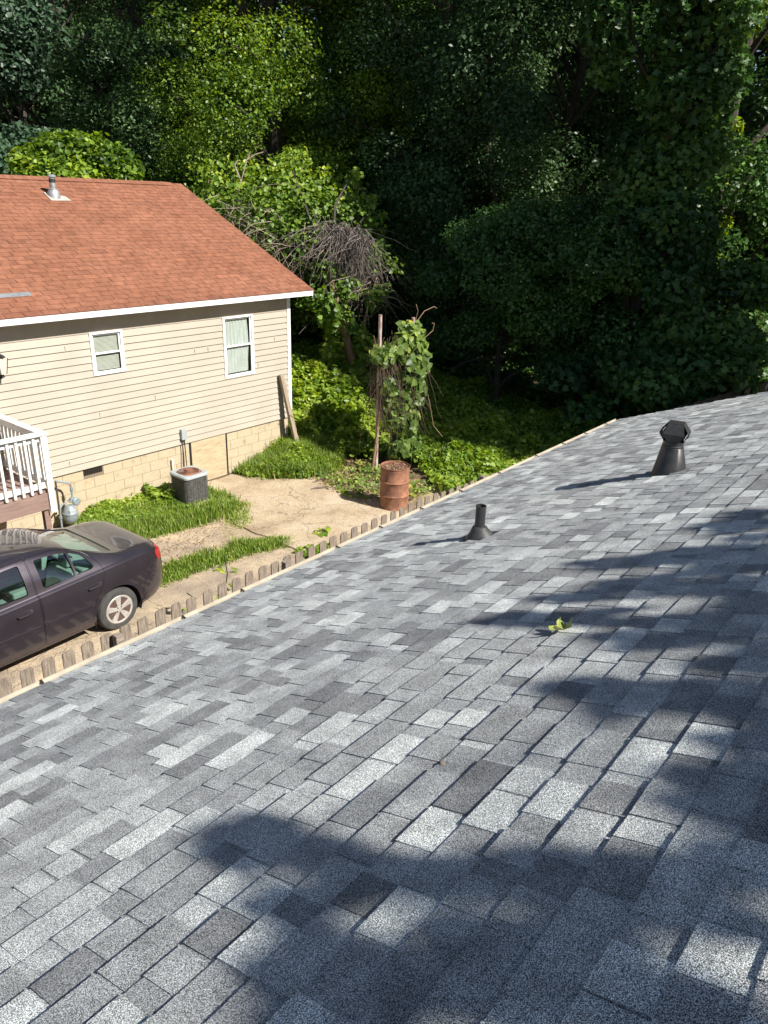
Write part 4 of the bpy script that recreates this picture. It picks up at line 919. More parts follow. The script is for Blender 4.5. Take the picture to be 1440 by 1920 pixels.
for wx in WX:
    for sd_ in (-1, 1):
        w = MB(); yo = sd_ * .845; w.lathe([(0.205, 0), (0.225, .004), (0.262, .004), (0.292, -.008), (0.306, -.030), (0.311, -.06), (0.311, -.16), (0.30, -.19), (0.2, -.20)] if sd_ > 0 else [(0.205, 0), (0.225, -.004), (0.262, -.004), (0.292, .008), (0.306, .030), (0.311, .06), (0.311, .16), (0.30, .19), (0.2, .20)], (wx, yo, .31), 48, 'y', cap=False)
        wo = empty('wheel', (wx, yo, .31), None, None); wo.parent = car
        for v in range(len(w.v)): p = w.v[v]; w.v[v] = (p[0] - wx, p[1] - yo, p[2] - .31)
        w.build('tyre', MAT['tyre'], wo, local=True, smooth=True)
        r_ = MB(); r_.lathe([(0.208, sd_ * -.002), (0.195, sd_ * -.012), (0.15, sd_ * -.035), (0.06, sd_ * -.03), (0.01, sd_ * -.03)], (0, 0, 0), 40, 'y'); r_.build('rim', MAT['wheel_rust'], wo, local=True, smooth=True)
        c_ = MB(); s = sd_
        c_.lathe([(0.210, s * .002), (0.200, s * .010), (0.178, s * .004), (0.176, s * -.01)], (0, 0, 0), 40, 'y', cap=False)
        c_.lathe([(0.062, s * -.02), (0.062, s * .004), (0.035, s * .010), (0.001, s * .010)], (0, 0, 0), 24, 'y', cap=False)
        for q in range(5):
            a = 2 * PI * q / 5 + .35; ca, sa = math.cos(a), math.sin(a)
            pt = lambda r, t, y: (ca * r - sa * t, y, sa * r + ca * t)
            c_.hexa([pt(.05, -.028, s * -.02), pt(.19, -.052, s * -.02), pt(.19, .052, s * -.02), pt(.05, .028, s * -.02), pt(.05, -.024, s * .006), pt(.19, -.046, s * .007), pt(.19, .046, s * .007), pt(.05, .024, s * .006)])
        c_.build('wheel_cover', MAT['wheel_cover'], wo, local=True, bevel=.003)
        nn_ = MB()
        for q in range(5):
            a = 2 * PI * (q + .5) / 5 + .35; nn_.lathe([(.011, s * .004), (.011, s * .014), (.004, s * .016)], (.045 * math.cos(a), 0, .045 * math.sin(a)), 8, 'y')
        nn_.build('lug_nuts', MAT['wheel_rust'], wo, local=True)
        l_ = MB(); pts = [(wx + .375 * math.cos(PI * i / 16), .31 + .375 * math.sin(PI * i / 16)) for i in range(-2, 19)]
        for (p, q) in zip(pts[:-1], pts[1:]): l_.add([(p[0], sd_ * .84, p[1]), (q[0], sd_ * .84, q[1]), (q[0], sd_ * .58, q[1]), (p[0], sd_ * .58, p[1])], [(0, 1, 2, 3)])
        k = len(l_.v); l_.add([(p[0], sd_ * .58, p[1]) for p in pts], [tuple(range(len(pts)))]); l_.build('wheel_well', MAT['interior'], car, local=True, fix=False)

# ================================================================ SMALL THINGS ON THE ROOF
lf = MB(); cx = at_z(1058, 1195, 0); q = Vector((2.83 * 1, 0, 0))
n1v = nrm; fo = Vector((0, 0, 0))
rngl = random.Random(2); ring = []
for i in range(22):
    a = 2 * PI * i / 22; r = .035 + .030 * abs(math.cos(2.5 * a)) ** 2
    ring.append((r * math.cos(a), r * math.sin(a), .012 + .9 * (r * r) * 8 * (1 + .5 * math.sin(3 * a))))
lf.add([(0, 0, .006)] + ring, [(0, i + 1, (i + 1) % 22 + 1) for i in range(22)])
lf.tube([(-.02, 0, .012), (-.05, .01, .05), (-.055, .0, .085)], .0016, 5)
rl = lf.build('fallen_leaf', M('yellow_green_leaf', (0.42, 0.46, 0.12), (0.30, 0.34, 0.07), 30, .5), None, smooth=True)
rl.location = (2.83, 1.21, 2.632 + (EY - 1.21) * math.tan(s1) + .018); rl.rotation_euler = (-s1, 0.25, .6)
tag(rl, 'curled yellow green leaf lying on the grey shingles', 'leaf')
pbm = MB(); pbm.lathe([(0.001, -.008), (.009, -.005), (.012, 0), (.008, .006), (.001, .008)], (0, 0, 0), 9); pe = pbm.build('pebble', MAT['stone'], None, smooth=True)
r = ray(829, 1440); nn3 = np.array([0, math.sin(s1), math.cos(s1)]); t_ = -1.243 / (nn3 @ r); p = CAM + r * t_; pe.location = (p[0], p[1], p[2] + .018); tag(pe, 'tiny brown pebble on the middle of the grey shingle roof', 'pebble')
p = at_z(590, 915, 0.03); m = MB(); m.tube([(0, 0, .01), (.12, -.05, .02), (.25, -.16, .012), (.45, -.30, .01)], [.012, .02, .008, .003], 6); o = m.build('fallen_stick', MAT['twig_dark'], None, smooth=True); o.location = (p.x - .1, p.y, .03); tag(o, 'short dark stick lying on the tan concrete', 'stick')

# ================================================================ GROUND PLANTS (uncountable stuff)
def poly_sample(poly, n, rng):
    xs = [p[0] for p in poly]; ys = [p[1] for p in poly]; out = np.zeros((0, 2)); P = np.array(poly)
    while len(out) < n:
        q = np.c_[rng.uniform(min(xs), max(xs), n * 2), rng.uniform(min(ys), max(ys), n * 2)]; ins = np.zeros(len(q), bool); j = len(P) - 1
        for i in range(len(P)):
            c = ((P[i, 1] > q[:, 1]) != (P[j, 1] > q[:, 1])); xx = (P[j, 0] - P[i, 0]) * (q[:, 1] - P[i, 1]) / (P[j, 1] - P[i, 1] + 1e-12) + P[i, 0]
            ins ^= c & (q[:, 0] < xx); j = i
        out = np.r_[out, q[ins]]
    return out[:n]
def lump(q, sc=1.0):
    x, y = q[:, 0] * sc, q[:, 1] * sc
    return (np.sin(1.9 * x + 1.3 * y) * np.sin(2.7 * y - .8 * x + 1) + .6 * np.sin(5.1 * x - 2.2 * y) * np.sin(4.3 * y + 1.7 * x) + .35 * np.sin(11 * x + 3 * y) * np.sin(9 * y - 4 * x)) / 2 + .5
def cover(name, poly, n, hgt, size, mat, shape, seed, label, cat, tmean=.45, base_h=0.03, spread=.55):
    rng = np.random.default_rng(seed); q = poly_sample(poly, n, rng) + rng.normal(0, .06, (n, 2)); L_ = np.clip(lump(q), 0, 1.3)
    gz = ground_hv(q); z = gz + base_h + hgt * L_ * rng.uniform(0.15, 1, n) ** .6
    t = np.clip(tmean + .18 * (lump(q, .45) - .5) * 2 + rng.normal(0, .17, n), 0, 1)
    me = leaves(name, np.c_[q, z], np.tile([0, -.1, 1.], (n, 1)), size, rng, shape, t, spread)
    o = link(name, me, MAT[mat]); return tag(o, label, cat, kind='stuff')
def blades(name, poly, n, h0, h1, seed, label, mat='leaf_grass', w=.008, bend=.5, tm=.45):
    rng = np.random.default_rng(seed); q = poly_sample(poly, n, rng) + rng.normal(0, .07, (n, 2)); z = ground_hv(q); keep = lump(q, 1.6) + rng.normal(0, .3, n) > .15; q = q[keep]; z = z[keep]; n = len(q)
    h = rng.uniform(h0, h1, n) * np.clip(.6 + .6 * lump(q), .4, 1.2); a = rng.uniform(0, 2 * PI, n); d = np.c_[np.cos(a), np.sin(a)]; s_ = np.c_[-d[:, 1], d[:, 0]]
    V = np.zeros((n, 5, 3)); b = h * rng.uniform(.2, 1, n) * bend
    V[:, 0, :2] = q - s_ * w; V[:, 1, :2] = q + s_ * w; V[:, 2, :2] = q + d * (b * .35)[:, None] + s_ * w * .8; V[:, 3, :2] = q + d * (b * .35)[:, None] - s_ * w * .8; V[:, 4, :2] = q + d * b[:, None]
    V[:, 0, 2] = V[:, 1, 2] = z - .01; V[:, 2, 2] = V[:, 3, 2] = z + h * .6; V[:, 4, 2] = z + h * np.where(b > h * .4, .85, 1)
    me = mesh_np(name, V, 5, [(0, 1, 2, 3), (3, 2, 4)], np.clip(rng.normal(tm, .2, n), 0, 1)); o = link(name, me, MAT[mat]); return tag(o, label, 'grass', kind='stuff')
bedA = [(6.3, 11.0), (6.9, 10.75), (7.9, 10.55), (8.75, 10.75), (9.05, 11.2), (8.95, 11.9), (8.7, 12.1), (8.3, 12.42), (6.3, 12.42), (6.1, 11.8)]
cover('weeds', [(6.35, 11.7), (8.1, 11.3), (8.15, 12.45), (6.4, 12.45)], 5200, .20, .055, 'leaf_cover', 'heart', 21, 'leafy weeds massed against the block foundation beside the gas meter', 'weeds')
blades('grass', bedA, 15000, .08, .22, 22, 'bright grass bed between the foundation and the driveway')
cover('weeds', [(7.9, 11.9), (8.15, 11.9), (8.15, 12.45), (7.9, 12.45)], 160, .6, .12, 'leaf_cover', 'lobed', 23, 'broad vine leaves climbing left of the air conditioner', 'weeds')
bedB = [(10.15, 12.45), (10.1, 11.9), (10.55, 11.35), (11.0, 11.0), (11.8, 10.9), (12.6, 11.4), (12.6, 12.5), (11.9, 12.5)]
blades('grass', bedB, 12000, .12, .36, 24, 'long grass clump at the right of the plywood crawlspace panel', bend=.9)
cover('weeds', bedB, 5000, .26, .06, 'leaf_cover', 'heart', 25, 'low leafy weeds growing under the leaning timber', 'weeds')
blades('grass', [(5.7, 9.2), (6.6, 9.15), (7.7, 9.05), (8.35, 8.75), (8.45, 9.05), (7.7, 9.55), (6.2, 9.72), (5.7, 9.65)], 6500, .04, .13, 26, 'narrow grass strip between the two driveway tracks')
blades('grass', [(8.2, 10.0), (8.5, 10.05), (9.1, 10.9), (8.9, 11.1), (8.3, 10.6)], 1400, .03, .11, 27, 'sparse grass in the joint at the corner of the patio', tm=.6)
cover('weeds', [(8.2, 8.6), (8.7, 8.3), (9.0, 7.5), (8.5, 7.3), (8.1, 8.2)], 420, .14, .075, 'leaf_cover', 'heart', 28, 'trailing weeds creeping over the slab edge by the pickets', 'weeds')
def vine_ground():
    A = [(11.7, 12.9), (12.4, 11.7), (12.5, 11.2), (13.3, 9.9), (12.2, 8.2), (11.9, 6.2), (15, 5.0), (20, 5.0), (20, 14), (20, 20), (14, 24), (12.2, 18)]
    cover('ground_vines', A, 95000, .34, .105, 'leaf_cover', 'heart', 31, 'bright leafy ground vines covering the yard behind the drum and house corner', 'ground cover', .5)
    blades('grass', A, 16000, .15, .42, 32, 'tall grass blades poking through the leafy ground vines', bend=.8, tm=.55)
    cover('ground_vines', [(12.1, 12.8), (12.6, 11.6), (14.2, 11.4), (16.3, 13.2), (16.6, 15.6), (15.0, 17.5), (12.3, 17)], 17000, .75, .115, 'leaf_cover', 'heart', 34, 'taller mounded bright vines between the white house corner and the vine column', 'ground cover', .58)
    B = [(20, 4), (34, 4), (36, 30), (14, 32), (12.2, 24), (20, 19)]
    cover('ground_vines', B, 60000, .35, .16, 'leaf_ivy', 'heart', 33, 'dark ground vines under the trees at the back of the yard', 'ground cover', .45)  # far yard's shade is put into the leaf colour by the darker palette
vine_ground()
def litter(name, poly, n, seed, label, size=.05):
    rng = np.random.default_rng(seed); q = poly_sample(poly, n, rng); z = ground_hv(q) + .03 + rng.uniform(0, .02, n)
    me = leaves(name, np.c_[q, z], np.tile([0, 0, 1.], (n, 1)), size, rng, 'long', None, .3); tag(link(name, me, MAT['dry_leaf']), label, 'leaf litter', kind='stuff')
litter('leaf_litter', [(10.6, 9.0), (11.2, 8.0), (12.6, 9.2), (13.4, 10.6), (12.2, 11.4), (11.0, 11.2)], 3600, 41, 'brown leaf litter around the drum and vine poles', .06)
litter('leaf_litter', [(5.8, 9.8), (8.0, 9.8), (8.3, 10.6), (7.2, 10.7), (6.0, 10.5)], 700, 42, 'pale dry leaves scattered along the far driveway track', .04)
litter('leaf_litter', [(5.9, 7.3), (10.8, 7.3), (10.9, 9.2), (9.9, 11.8), (8.3, 9.9)], 420, 43, 'few dry leaves scattered over the patio', .035)
cover('weeds', [(10.6, 9.6), (11.2, 8.9), (11.7, 8.3), (12.3, 8.6), (12.6, 10.8), (11.2, 11.0)], 1100, .16, .07, 'leaf_vine', 'heart', 44, 'patchy yellowing weeds in the brown litter left of the drum', 'weeds', .6)

# ================================================================ VINE COLUMN, SMALL TREE, WEEDS
def strands(n, start, drop, rng, rad=.006, wig=.05, seg=6, dirf=None):
    m = MB()
    for i in range(n):
        p = np.array(start(rng), float); L_ = rng.uniform(*drop); d = np.array(dirf(rng) if dirf else (rng.normal(0, .15), rng.normal(0, .15), -1.0)); d /= np.linalg.norm(d); pts = [tuple(p)]
        for k in range(seg):
            d = d + rng.normal(0, wig * 4, 3) * .4; d[2] -= .12; d /= np.linalg.norm(d); p = p + d * L_ / seg; pts.append(tuple(p))
        m.tube(pts, [rad * (1 - .7 * k / seg) for k in range(seg + 1)], 3, cap=False)
    return m
rng = np.random.default_rng(61)
vc = empty('vine_column', (12.9, 10.2, 0), 'green and yellow vine column with dead brown stems hanging between the steel poles', 'vine')
def vst(r): return (r.uniform(12.25, 13.6), 10.2 + r.normal(0, .16), r.uniform(1.9, 3.0))
strands(300, vst, (.6, 1.7), rng, .008, .13).build('dead_stems', MAT['stem_brown'], vc, fix=False)
mm = MB(); mm.tube([(12.25, 10.25, 0), (12.3, 10.2, .7), (12.42, 10.2, 1.6), (12.38, 10.22, 2.4)], [.03, .03, .025, .02], 7); mm.tube([(13.15, 10.2, 0), (13.1, 10.15, .8), (13.2, 10.2, 1.9), (13.1, 10.2, 2.8)], [.05, .045, .035, .02], 7); mm.tube([(12.95, 10.3, 0), (12.9, 10.25, 1.0), (12.85, 10.2, 2.2)], [.035, .03, .02], 7)
for (pts) in ([(13.6, 10.2, 3.2), (13.8, 10.15, 3.42), (14.1, 10.1, 3.5), (14.2, 10.1, 3.45)], [(13.7, 10.1, 2.8), (13.95, 10.0, 3.0), (14.0, 10.0, 3.15), (13.9, 10.0, 3.17)], [(13.6, 10.0, 2.2), (13.7, 9.8, 1.4), (13.75, 9.7, .9), (14.0, 9.6, .6)], [(13.5, 10.2, 3.1), (13.5, 10.1, 3.45), (13.42, 10.1, 3.6)], [(13.7, 10.1, 1.9), (13.9, 10.0, 2.1)], [(12.4, 10.2, 2.75), (12.1, 10.1, 2.85), (11.9, 10.0, 3.1)]):
    mm.tube(pts, .008, 5)
mm.build('living_stems', MAT['bark_light'], vc, smooth=True)
CLs = [(13.3, 10.15, 2.9, .42, .28, .35), (13.55, 10.1, 2.45, .33, .28, .5), (13.0, 10.1, 2.65, .4, .26, .3), (12.45, 10.15, 2.62, .42, .25, .22), (12.5, 10.05, 1.9, .2, .2, .3), (13.2, 10.0, 2.1, .45, .28, .5), (13.5, 10.1, 1.6, .35, .25, .4),
       (12.9, 10.05, 1.6, .3, .22, .4), (13.2, 10.05, 1.0, .4, .25, .35), (13.3, 10.1, .5, .4, .3, .3), (12.75, 10.1, 1.2, .15, .15, .25), (12.9, 10.0, .45, .3, .25, .2)]
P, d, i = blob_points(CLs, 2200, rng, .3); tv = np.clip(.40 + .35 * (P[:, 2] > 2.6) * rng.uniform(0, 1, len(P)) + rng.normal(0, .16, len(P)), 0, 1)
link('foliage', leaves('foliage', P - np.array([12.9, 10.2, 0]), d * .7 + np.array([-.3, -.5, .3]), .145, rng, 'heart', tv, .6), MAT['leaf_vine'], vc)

# small leafy tree smothered with dead vines behind the house corner
rng = np.random.default_rng(71)
tx, ty = 17.1, 14.9
st = empty('tangled_tree', (tx, ty, 0), 'small leafy tree smothered in dead grey vines beyond the red roof', 'tree')
m = MB(); trk = [(tx, ty, -.1), (tx - .1, ty + .05, .8), (tx - .35, ty + .2, 1.7), (tx - .55, ty + .4, 2.8), (tx - .6, ty + .8, 3.9)]
m.tube(trk, [.20, .16, .14, .11, .06], 10); m.tube([(tx + .15, ty, 0), (tx + .15, ty - .05, 1.2), (tx + .2, ty, 2.4), (tx + .6, ty - .1, 3.6)], [.05, .045, .04, .02], 7)
m.build('trunk', MAT['bark_light'], st, smooth=True)
def pc(px, py, d): r = ray(px, py); return CAM + r * d * (.925 if 22.7 < d < 26 else 1)
spec = [(400, 340, 25.5, .9), (430, 400, 25, 1.0), (395, 405, 25.2, .7), (480, 395, 24.5, 1.1), (470, 330, 25.5, .6), (530, 330, 25, .75), (555, 300, 25, .5), (540, 385, 24.5, 1.1), (585, 400, 24.2, 1.0), (600, 350, 25, .6), (620, 380, 24.2, .7), (655, 355, 25, .45), (665, 330, 25, .3),
        (650, 400, 24.2, .7), (690, 380, 24.5, .35), (695, 430, 24, .6), (705, 480, 23.8, .55), (520, 440, 24, .9), (450, 450, 24.5, .7), (570, 460, 23.8, .8), (610, 500, 23.5, .5), (740, 500, 23.8, .3), (610, 570, 23, .6), (640, 600, 23, .5), (580, 560, 23.3, .4), (670, 620, 22.8, .35), (700, 560, 23, .35), (650, 540, 23, .45), (720, 545, 23.5, .3)]
cls = []
for (px, py, d_, r_) in spec:
    p = pc(px, py, d_); cls.append((p[0], p[1], p[2], r_, r_, r_ * .95))
b = MB()
for c in cls:
    s = np.array(trk[-1]) if c[2] > 4 else np.array(trk[3]); b.tube(limb_path(s, c[:3], rng, .1), [.05, .045, .04, .03, .02, .006], 5)
b.build('branches', MAT['bark'], st, smooth=True)
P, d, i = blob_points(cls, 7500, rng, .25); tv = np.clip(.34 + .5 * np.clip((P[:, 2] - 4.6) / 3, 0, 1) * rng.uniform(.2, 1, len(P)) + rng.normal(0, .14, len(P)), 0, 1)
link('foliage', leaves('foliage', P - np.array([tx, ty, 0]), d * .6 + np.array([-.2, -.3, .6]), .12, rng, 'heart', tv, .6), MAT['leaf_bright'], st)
# upright leafy shoots
m = MB(); SP = []
for (px0, py0, px1, py1, d_) in ((560, 350, 575, 288, 25), (655, 400, 668, 318, 24.6), (690, 430, 700, 368, 24.2), (390, 370, 395, 318, 25.4), (530, 360, 520, 300, 25), (600, 380, 612, 315, 25), (660, 460, 720, 400, 24)):
    a_, b_ = pc(px0, py0, d_), pc(px1, py1, d_)
    pts = limb_path(a_, b_, rng, 0); m.tube(pts, .012, 4)
    for k in range(46): t = rng.uniform(0, 1) ** .8; SP.append(a_ * (1 - t) + b_ * t + rng.normal(0, .12 * (1.1 - t * .6), 3))
m.build('shoots', MAT['bark_light'], st)
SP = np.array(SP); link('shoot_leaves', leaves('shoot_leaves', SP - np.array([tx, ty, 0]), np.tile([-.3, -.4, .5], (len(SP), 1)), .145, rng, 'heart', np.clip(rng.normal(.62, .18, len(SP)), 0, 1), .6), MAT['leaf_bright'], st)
# dead vine mat: grey matted strands draped over the right shoulder, plus loose pale ones
def mat_start(r):
    t = r.uniform(0, 1); p = pc(610 + 75 * t, 425 + 25 * t + r.normal(0, 7), 23.2) ; return p + r.normal(0, .12, 3)
m = strands(430, mat_start, (.5, 2.0), rng, .010, .085, 7, lambda r: (r.normal(.05, .35) , r.normal(-.1, .3), r.uniform(-.9, .1)))
m.build('dead_vine_mat', MAT['twig_dark'], st, fix=False)
def loose(r):
    k = r.integers(0, 7); c = ((450, 400), (480, 440), (520, 450), (420, 430), (560, 480), (690, 540), (600, 450))[k]; return pc(c[0] + r.normal(0, 22), c[1] + r.normal(0, 14), 23.6) + r.normal(0, .2, 3)
m = strands(330, loose, (.4, 1.8), rng, .011, .09, 6, lambda r: (r.normal(0, 1), r.normal(0, 1), r.uniform(-1.0, .3)))
for pts in ([(440, 410), (443, 370), (452, 340), (463, 300), (470, 284)], [(452, 340), (440, 310), (446, 300)], [(463, 300), (478, 290), (494, 285)], [(430, 420), (438, 380), (448, 350)], [(400, 450), (450, 425), (490, 430), (520, 450)], [(460, 450), (510, 430), (560, 460), (600, 470)]):
    m.tube([pc(a, b_, 24.6) for a, b_ in pts], [.03 * (1 - .18 * k) for k in range(len(pts))], 5)
m.build('dead_twigs', MAT['twig'], st, fix=False)
# ivy skirt round its foot
rng = np.random.default_rng(72); cls = [(tx - .3, ty + .1, .5, .9, .8, .6), (tx + .5, ty - .3, .4, .9, .8, .7), (tx + .1, ty - .1, 1.4, .5, .5, .6), (tx + 1.0, ty - .6, .9, .5, .5, .5), (tx - .7, ty + .5, 1.4, .35, .35, .7), (tx - .75, ty + .55, 2.3, .3, .3, .4)]
P, d, i = blob_points(cls, 2600, rng, .5)
iv = empty('ivy_clump', (tx, ty, 0), 'bright ivy clump around the foot of the tangled small tree', 'ivy')
link('foliage', leaves('foliage', P - np.array([tx, ty, 0]), d + np.array([-.2, -.4, .5]), .17, rng, 'lobed', np.clip(rng.normal(.55, .2, len(P)), 0, 1), .5), MAT['leaf_cover'], iv)

def weed(name, label, x, y, h, nl, size, seed, z0=0.0):
    rng = np.random.default_rng(seed); t = empty(name, (x, y, z0), label, 'weed'); m = MB(); pts = limb_path((x, y, z0), (x + .05, y + .03, z0 + h), rng, 0); m.tube(pts, .008, 5); m.build('stem', MAT['leaf_grass'], t)
    P = []; 
    for k in range(nl):
        u = rng.uniform(.25, 1); a = 2.4 * k; r_ = rng.uniform(.05, .16) * (1.2 - .5 * u); P.append((r_ * math.cos(a) + .05 * u, r_ * math.sin(a), h * u))
    P = np.array(P); link('leaves', leaves('leaves', P, np.c_[P[:, 0] * 3, P[:, 1] * 3, np.ones(nl)], size, rng, 'lobed', np.clip(rng.normal(.6, .15, nl), 0, 1), .35), MAT['leaf_cover'], t)
q = at_y(425, 1110, 7.13); weed('tall_weed', 'tall broad leaved weed growing up behind the pickets near the car bumper', q.x + .02, 7.2, 1.28, 30, .15, 81)
q = at_y(352, 1138, 7.13); weed('small_weed', 'small weed poking over the pickets just left of the tall weed', q.x, 7.16, .98, 10, .10, 82)
q = at_z(604, 1000, .02); weed('small_weed', 'lone weed sprouting from a crack in the tan patio', q.x, q.y, .10, 14, .12, 83)

# ================================================================ WOODS
def T(px, dist, *a, **k): x, y = az(px, dist); return tree(a[0], a[1], x, y, *a[2:], **k)
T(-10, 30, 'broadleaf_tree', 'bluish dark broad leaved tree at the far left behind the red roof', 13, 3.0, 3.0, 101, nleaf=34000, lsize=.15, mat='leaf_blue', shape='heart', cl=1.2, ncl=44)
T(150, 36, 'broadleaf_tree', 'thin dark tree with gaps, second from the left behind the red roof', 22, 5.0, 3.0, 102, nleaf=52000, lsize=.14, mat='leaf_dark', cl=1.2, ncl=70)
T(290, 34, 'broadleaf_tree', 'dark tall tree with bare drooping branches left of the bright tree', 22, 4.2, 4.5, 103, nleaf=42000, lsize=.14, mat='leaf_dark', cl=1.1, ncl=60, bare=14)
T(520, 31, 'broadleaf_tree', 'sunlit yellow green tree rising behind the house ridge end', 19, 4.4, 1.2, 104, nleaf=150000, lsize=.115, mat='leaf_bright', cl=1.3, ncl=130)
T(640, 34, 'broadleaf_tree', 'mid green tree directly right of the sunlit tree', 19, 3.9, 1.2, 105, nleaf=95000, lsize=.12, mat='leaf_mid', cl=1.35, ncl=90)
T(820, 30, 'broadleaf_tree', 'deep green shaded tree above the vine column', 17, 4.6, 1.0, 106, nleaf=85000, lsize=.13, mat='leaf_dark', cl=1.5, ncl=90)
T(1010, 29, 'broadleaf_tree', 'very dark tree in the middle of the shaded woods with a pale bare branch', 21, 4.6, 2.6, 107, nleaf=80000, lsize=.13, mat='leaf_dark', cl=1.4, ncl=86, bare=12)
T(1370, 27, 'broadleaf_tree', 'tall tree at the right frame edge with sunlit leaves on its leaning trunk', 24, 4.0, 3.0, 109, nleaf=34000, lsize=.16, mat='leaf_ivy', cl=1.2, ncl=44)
T(960, 22.5, 'shrub', 'mid green overhanging bush in the dark middle of the woods', 5.4, 2.3, 1.4, 110, nleaf=26000, lsize=.11, mat='leaf_ivy', cl=.9, ncl=26, tr=.08, cat='bush')
T(1130, 23, 'shrub', 'dark bush between the overhanging bush and the ivy covered tree', 6.0, 2.2, .8, 111, nleaf=20000, lsize=.13, mat='leaf_ivy', cl=.9, ncl=26, tr=.08, cat='bush')
T(860, 27, 'shrub', 'low dark bush behind the vine column top', 4.5, 2.6, .4, 112, nleaf=20000, lsize=.12, mat='leaf_dark', cl=1.0, ncl=24, tr=.07, cat='bush')
T(590, 36, 'shrub', 'shadowed bush behind the tangled small tree', 4.5, 2.6, .2, 113, nleaf=15000, lsize=.14, mat='leaf_dark', cl=1.1, ncl=24, tr=.07, cat='bush')
tree('broadleaf_tree', 'short dark tree added for shade between the vine column and the shaded woods', 22, 14, 9.5, 2.6, 3.5, 115, nleaf=30000, lsize=.13, mat='leaf_dark', cl=1.1, ncl=34, tr=.12)  # added so that its crown shades the ground of the far yard
T(330, 31, 'shrub', 'olive bush beside the end of the red ridge', 7.2, 1.8, 2.5, 114, nleaf=16000, lsize=.13, mat='leaf_mid', cl=.9, ncl=20, tr=.07, cat='bush')
# kudzu mound behind the ridge
x, y = az(135, 27); rng = np.random.default_rng(120)
cls = [(*(CAM + ray(px, py) * 24.5), r_, r_, r_ * .75) for px, py, r_ in ((60, 318, .95), (95, 300, 1.0), (130, 292, 1.05), (170, 296, 1.0), (205, 308, .95), (228, 325, .7), (40, 335, .8), (110, 330, 1.2), (160, 335, 1.2), (130, 375, 1.8))]
tree('vine_mound', 'sunlit rounded vine mound showing above the red ridge', x, y, 6.8, 2, 2, 121, nleaf=16000, lsize=.15, mat='leaf_cover', shape='heart', clusters=cls, tr=.12, cat='vine')
# ivy covered tree on the right
x, y = az(1255, 22.3); rng = np.random.default_rng(130); cls = []
for k in range(60):
    h = k / 60; z = .3 + 13.5 * h; wv = 1.9 - 1.2 * h if h < .55 else 1.0 + 1.6 * (h - .55)
    a = rng.uniform(0, 2 * PI); cls.append((x + wv * math.cos(a) * rng.uniform(.2, .8), y + wv * math.sin(a) * rng.uniform(.2, .8) , z, rng.uniform(.5, 1.0), rng.uniform(.5, 1.0), rng.uniform(.7, 1.1)))
cls += [(x - 1.4 + .5 * math.sin(k), y + 1.4 + .3 * math.cos(k), 12.8 - .55 * k, .55, .55, .6) for k in range(8)]
tree('ivy_covered_tree', 'tree column wrapped in large ivy leaves at the right of the woods', x, y, 16, 2, 1, 131, nleaf=52000, lsize=.17, mat='leaf_ivy', shape='lobed', clusters=cls, tr=.22)
x, y = az(1400, 22.5); cls = [(x + rng.uniform(-1.8, 1.8), y + rng.uniform(-1.2, 1.6), rng.uniform(.4, 4.2), .8, .8, .7) for k in range(22)]
tree('ivy_clump', 'ivy draped mound above the end of the dark rear fence', x, y, 4, 2, .3, 132, nleaf=15000, lsize=.17, mat='leaf_ivy', shape='lobed', clusters=cls, tr=.07, cat='ivy')
x, y = az(1230, 22.0, 500); cls = [(x + rng.uniform(-1.8, 1.8), y + rng.uniform(-1.2, 1.6), rng.uniform(.2, 2.2), .8, .8, .6) for k in range(20)]
tree('ivy_clump', 'low ivy mound at the foot of the ivy wrapped tree', x, y, 2.6, 2, .3, 133, nleaf=13000, lsize=.17, mat='leaf_ivy', shape='lobed', clusters=cls, tr=.06, cat='ivy')
# leaning sunlit trunk at the upper right
m = MB(); pts = [pc(1285, 300, 22), pc(1310, 220, 22), pc(1345, 110, 22), pc(1362, 40, 22), pc(1372, -80, 22)]; x0_, y0_ = pts[0][0], pts[0][1]
m.tube([(x0_ - .9, y0_ + .8, 0), (x0_ - .7, y0_ + .6, 3.5)] + [tuple(p) for p in pts], [.2, .18, .15, .13, .12, .11, .06], 10)
lt2 = empty('leaning_tree', (x0_ - .9, y0_ + .8, 0), 'thin leaning tree with pale trunk at the upper right', 'tree')
m.build('trunk', MAT['bark_light'], lt2, smooth=True)
rng = np.random.default_rng(140); cls = [(*(pc(px, py, 22.2)), r_, r_, r_ * 1.1) for px, py, r_ in ((1310, 300, .5), (1340, 260, .45), (1345, 330, .4), (1355, 420, .4), (1350, 500, .4), (1345, 560, .4), (1380, 240, .3), (1300, 370, .45), (1420, 10, 1.2), (1300, 30, .9), (1370, -60, 1.6), (1440, -150, 2.2))]
P, d, i = blob_points(cls, 5200, rng, .3); link('crown', leaves('crown', P - np.array([x0_ - .9, y0_ + .8, 0]), d + np.array([0, -.2, .5]), .15, rng, 'heart', np.clip(rng.normal(.6, .2, len(P)), 0, 1), .6), MAT['leaf_bright'], lt2)
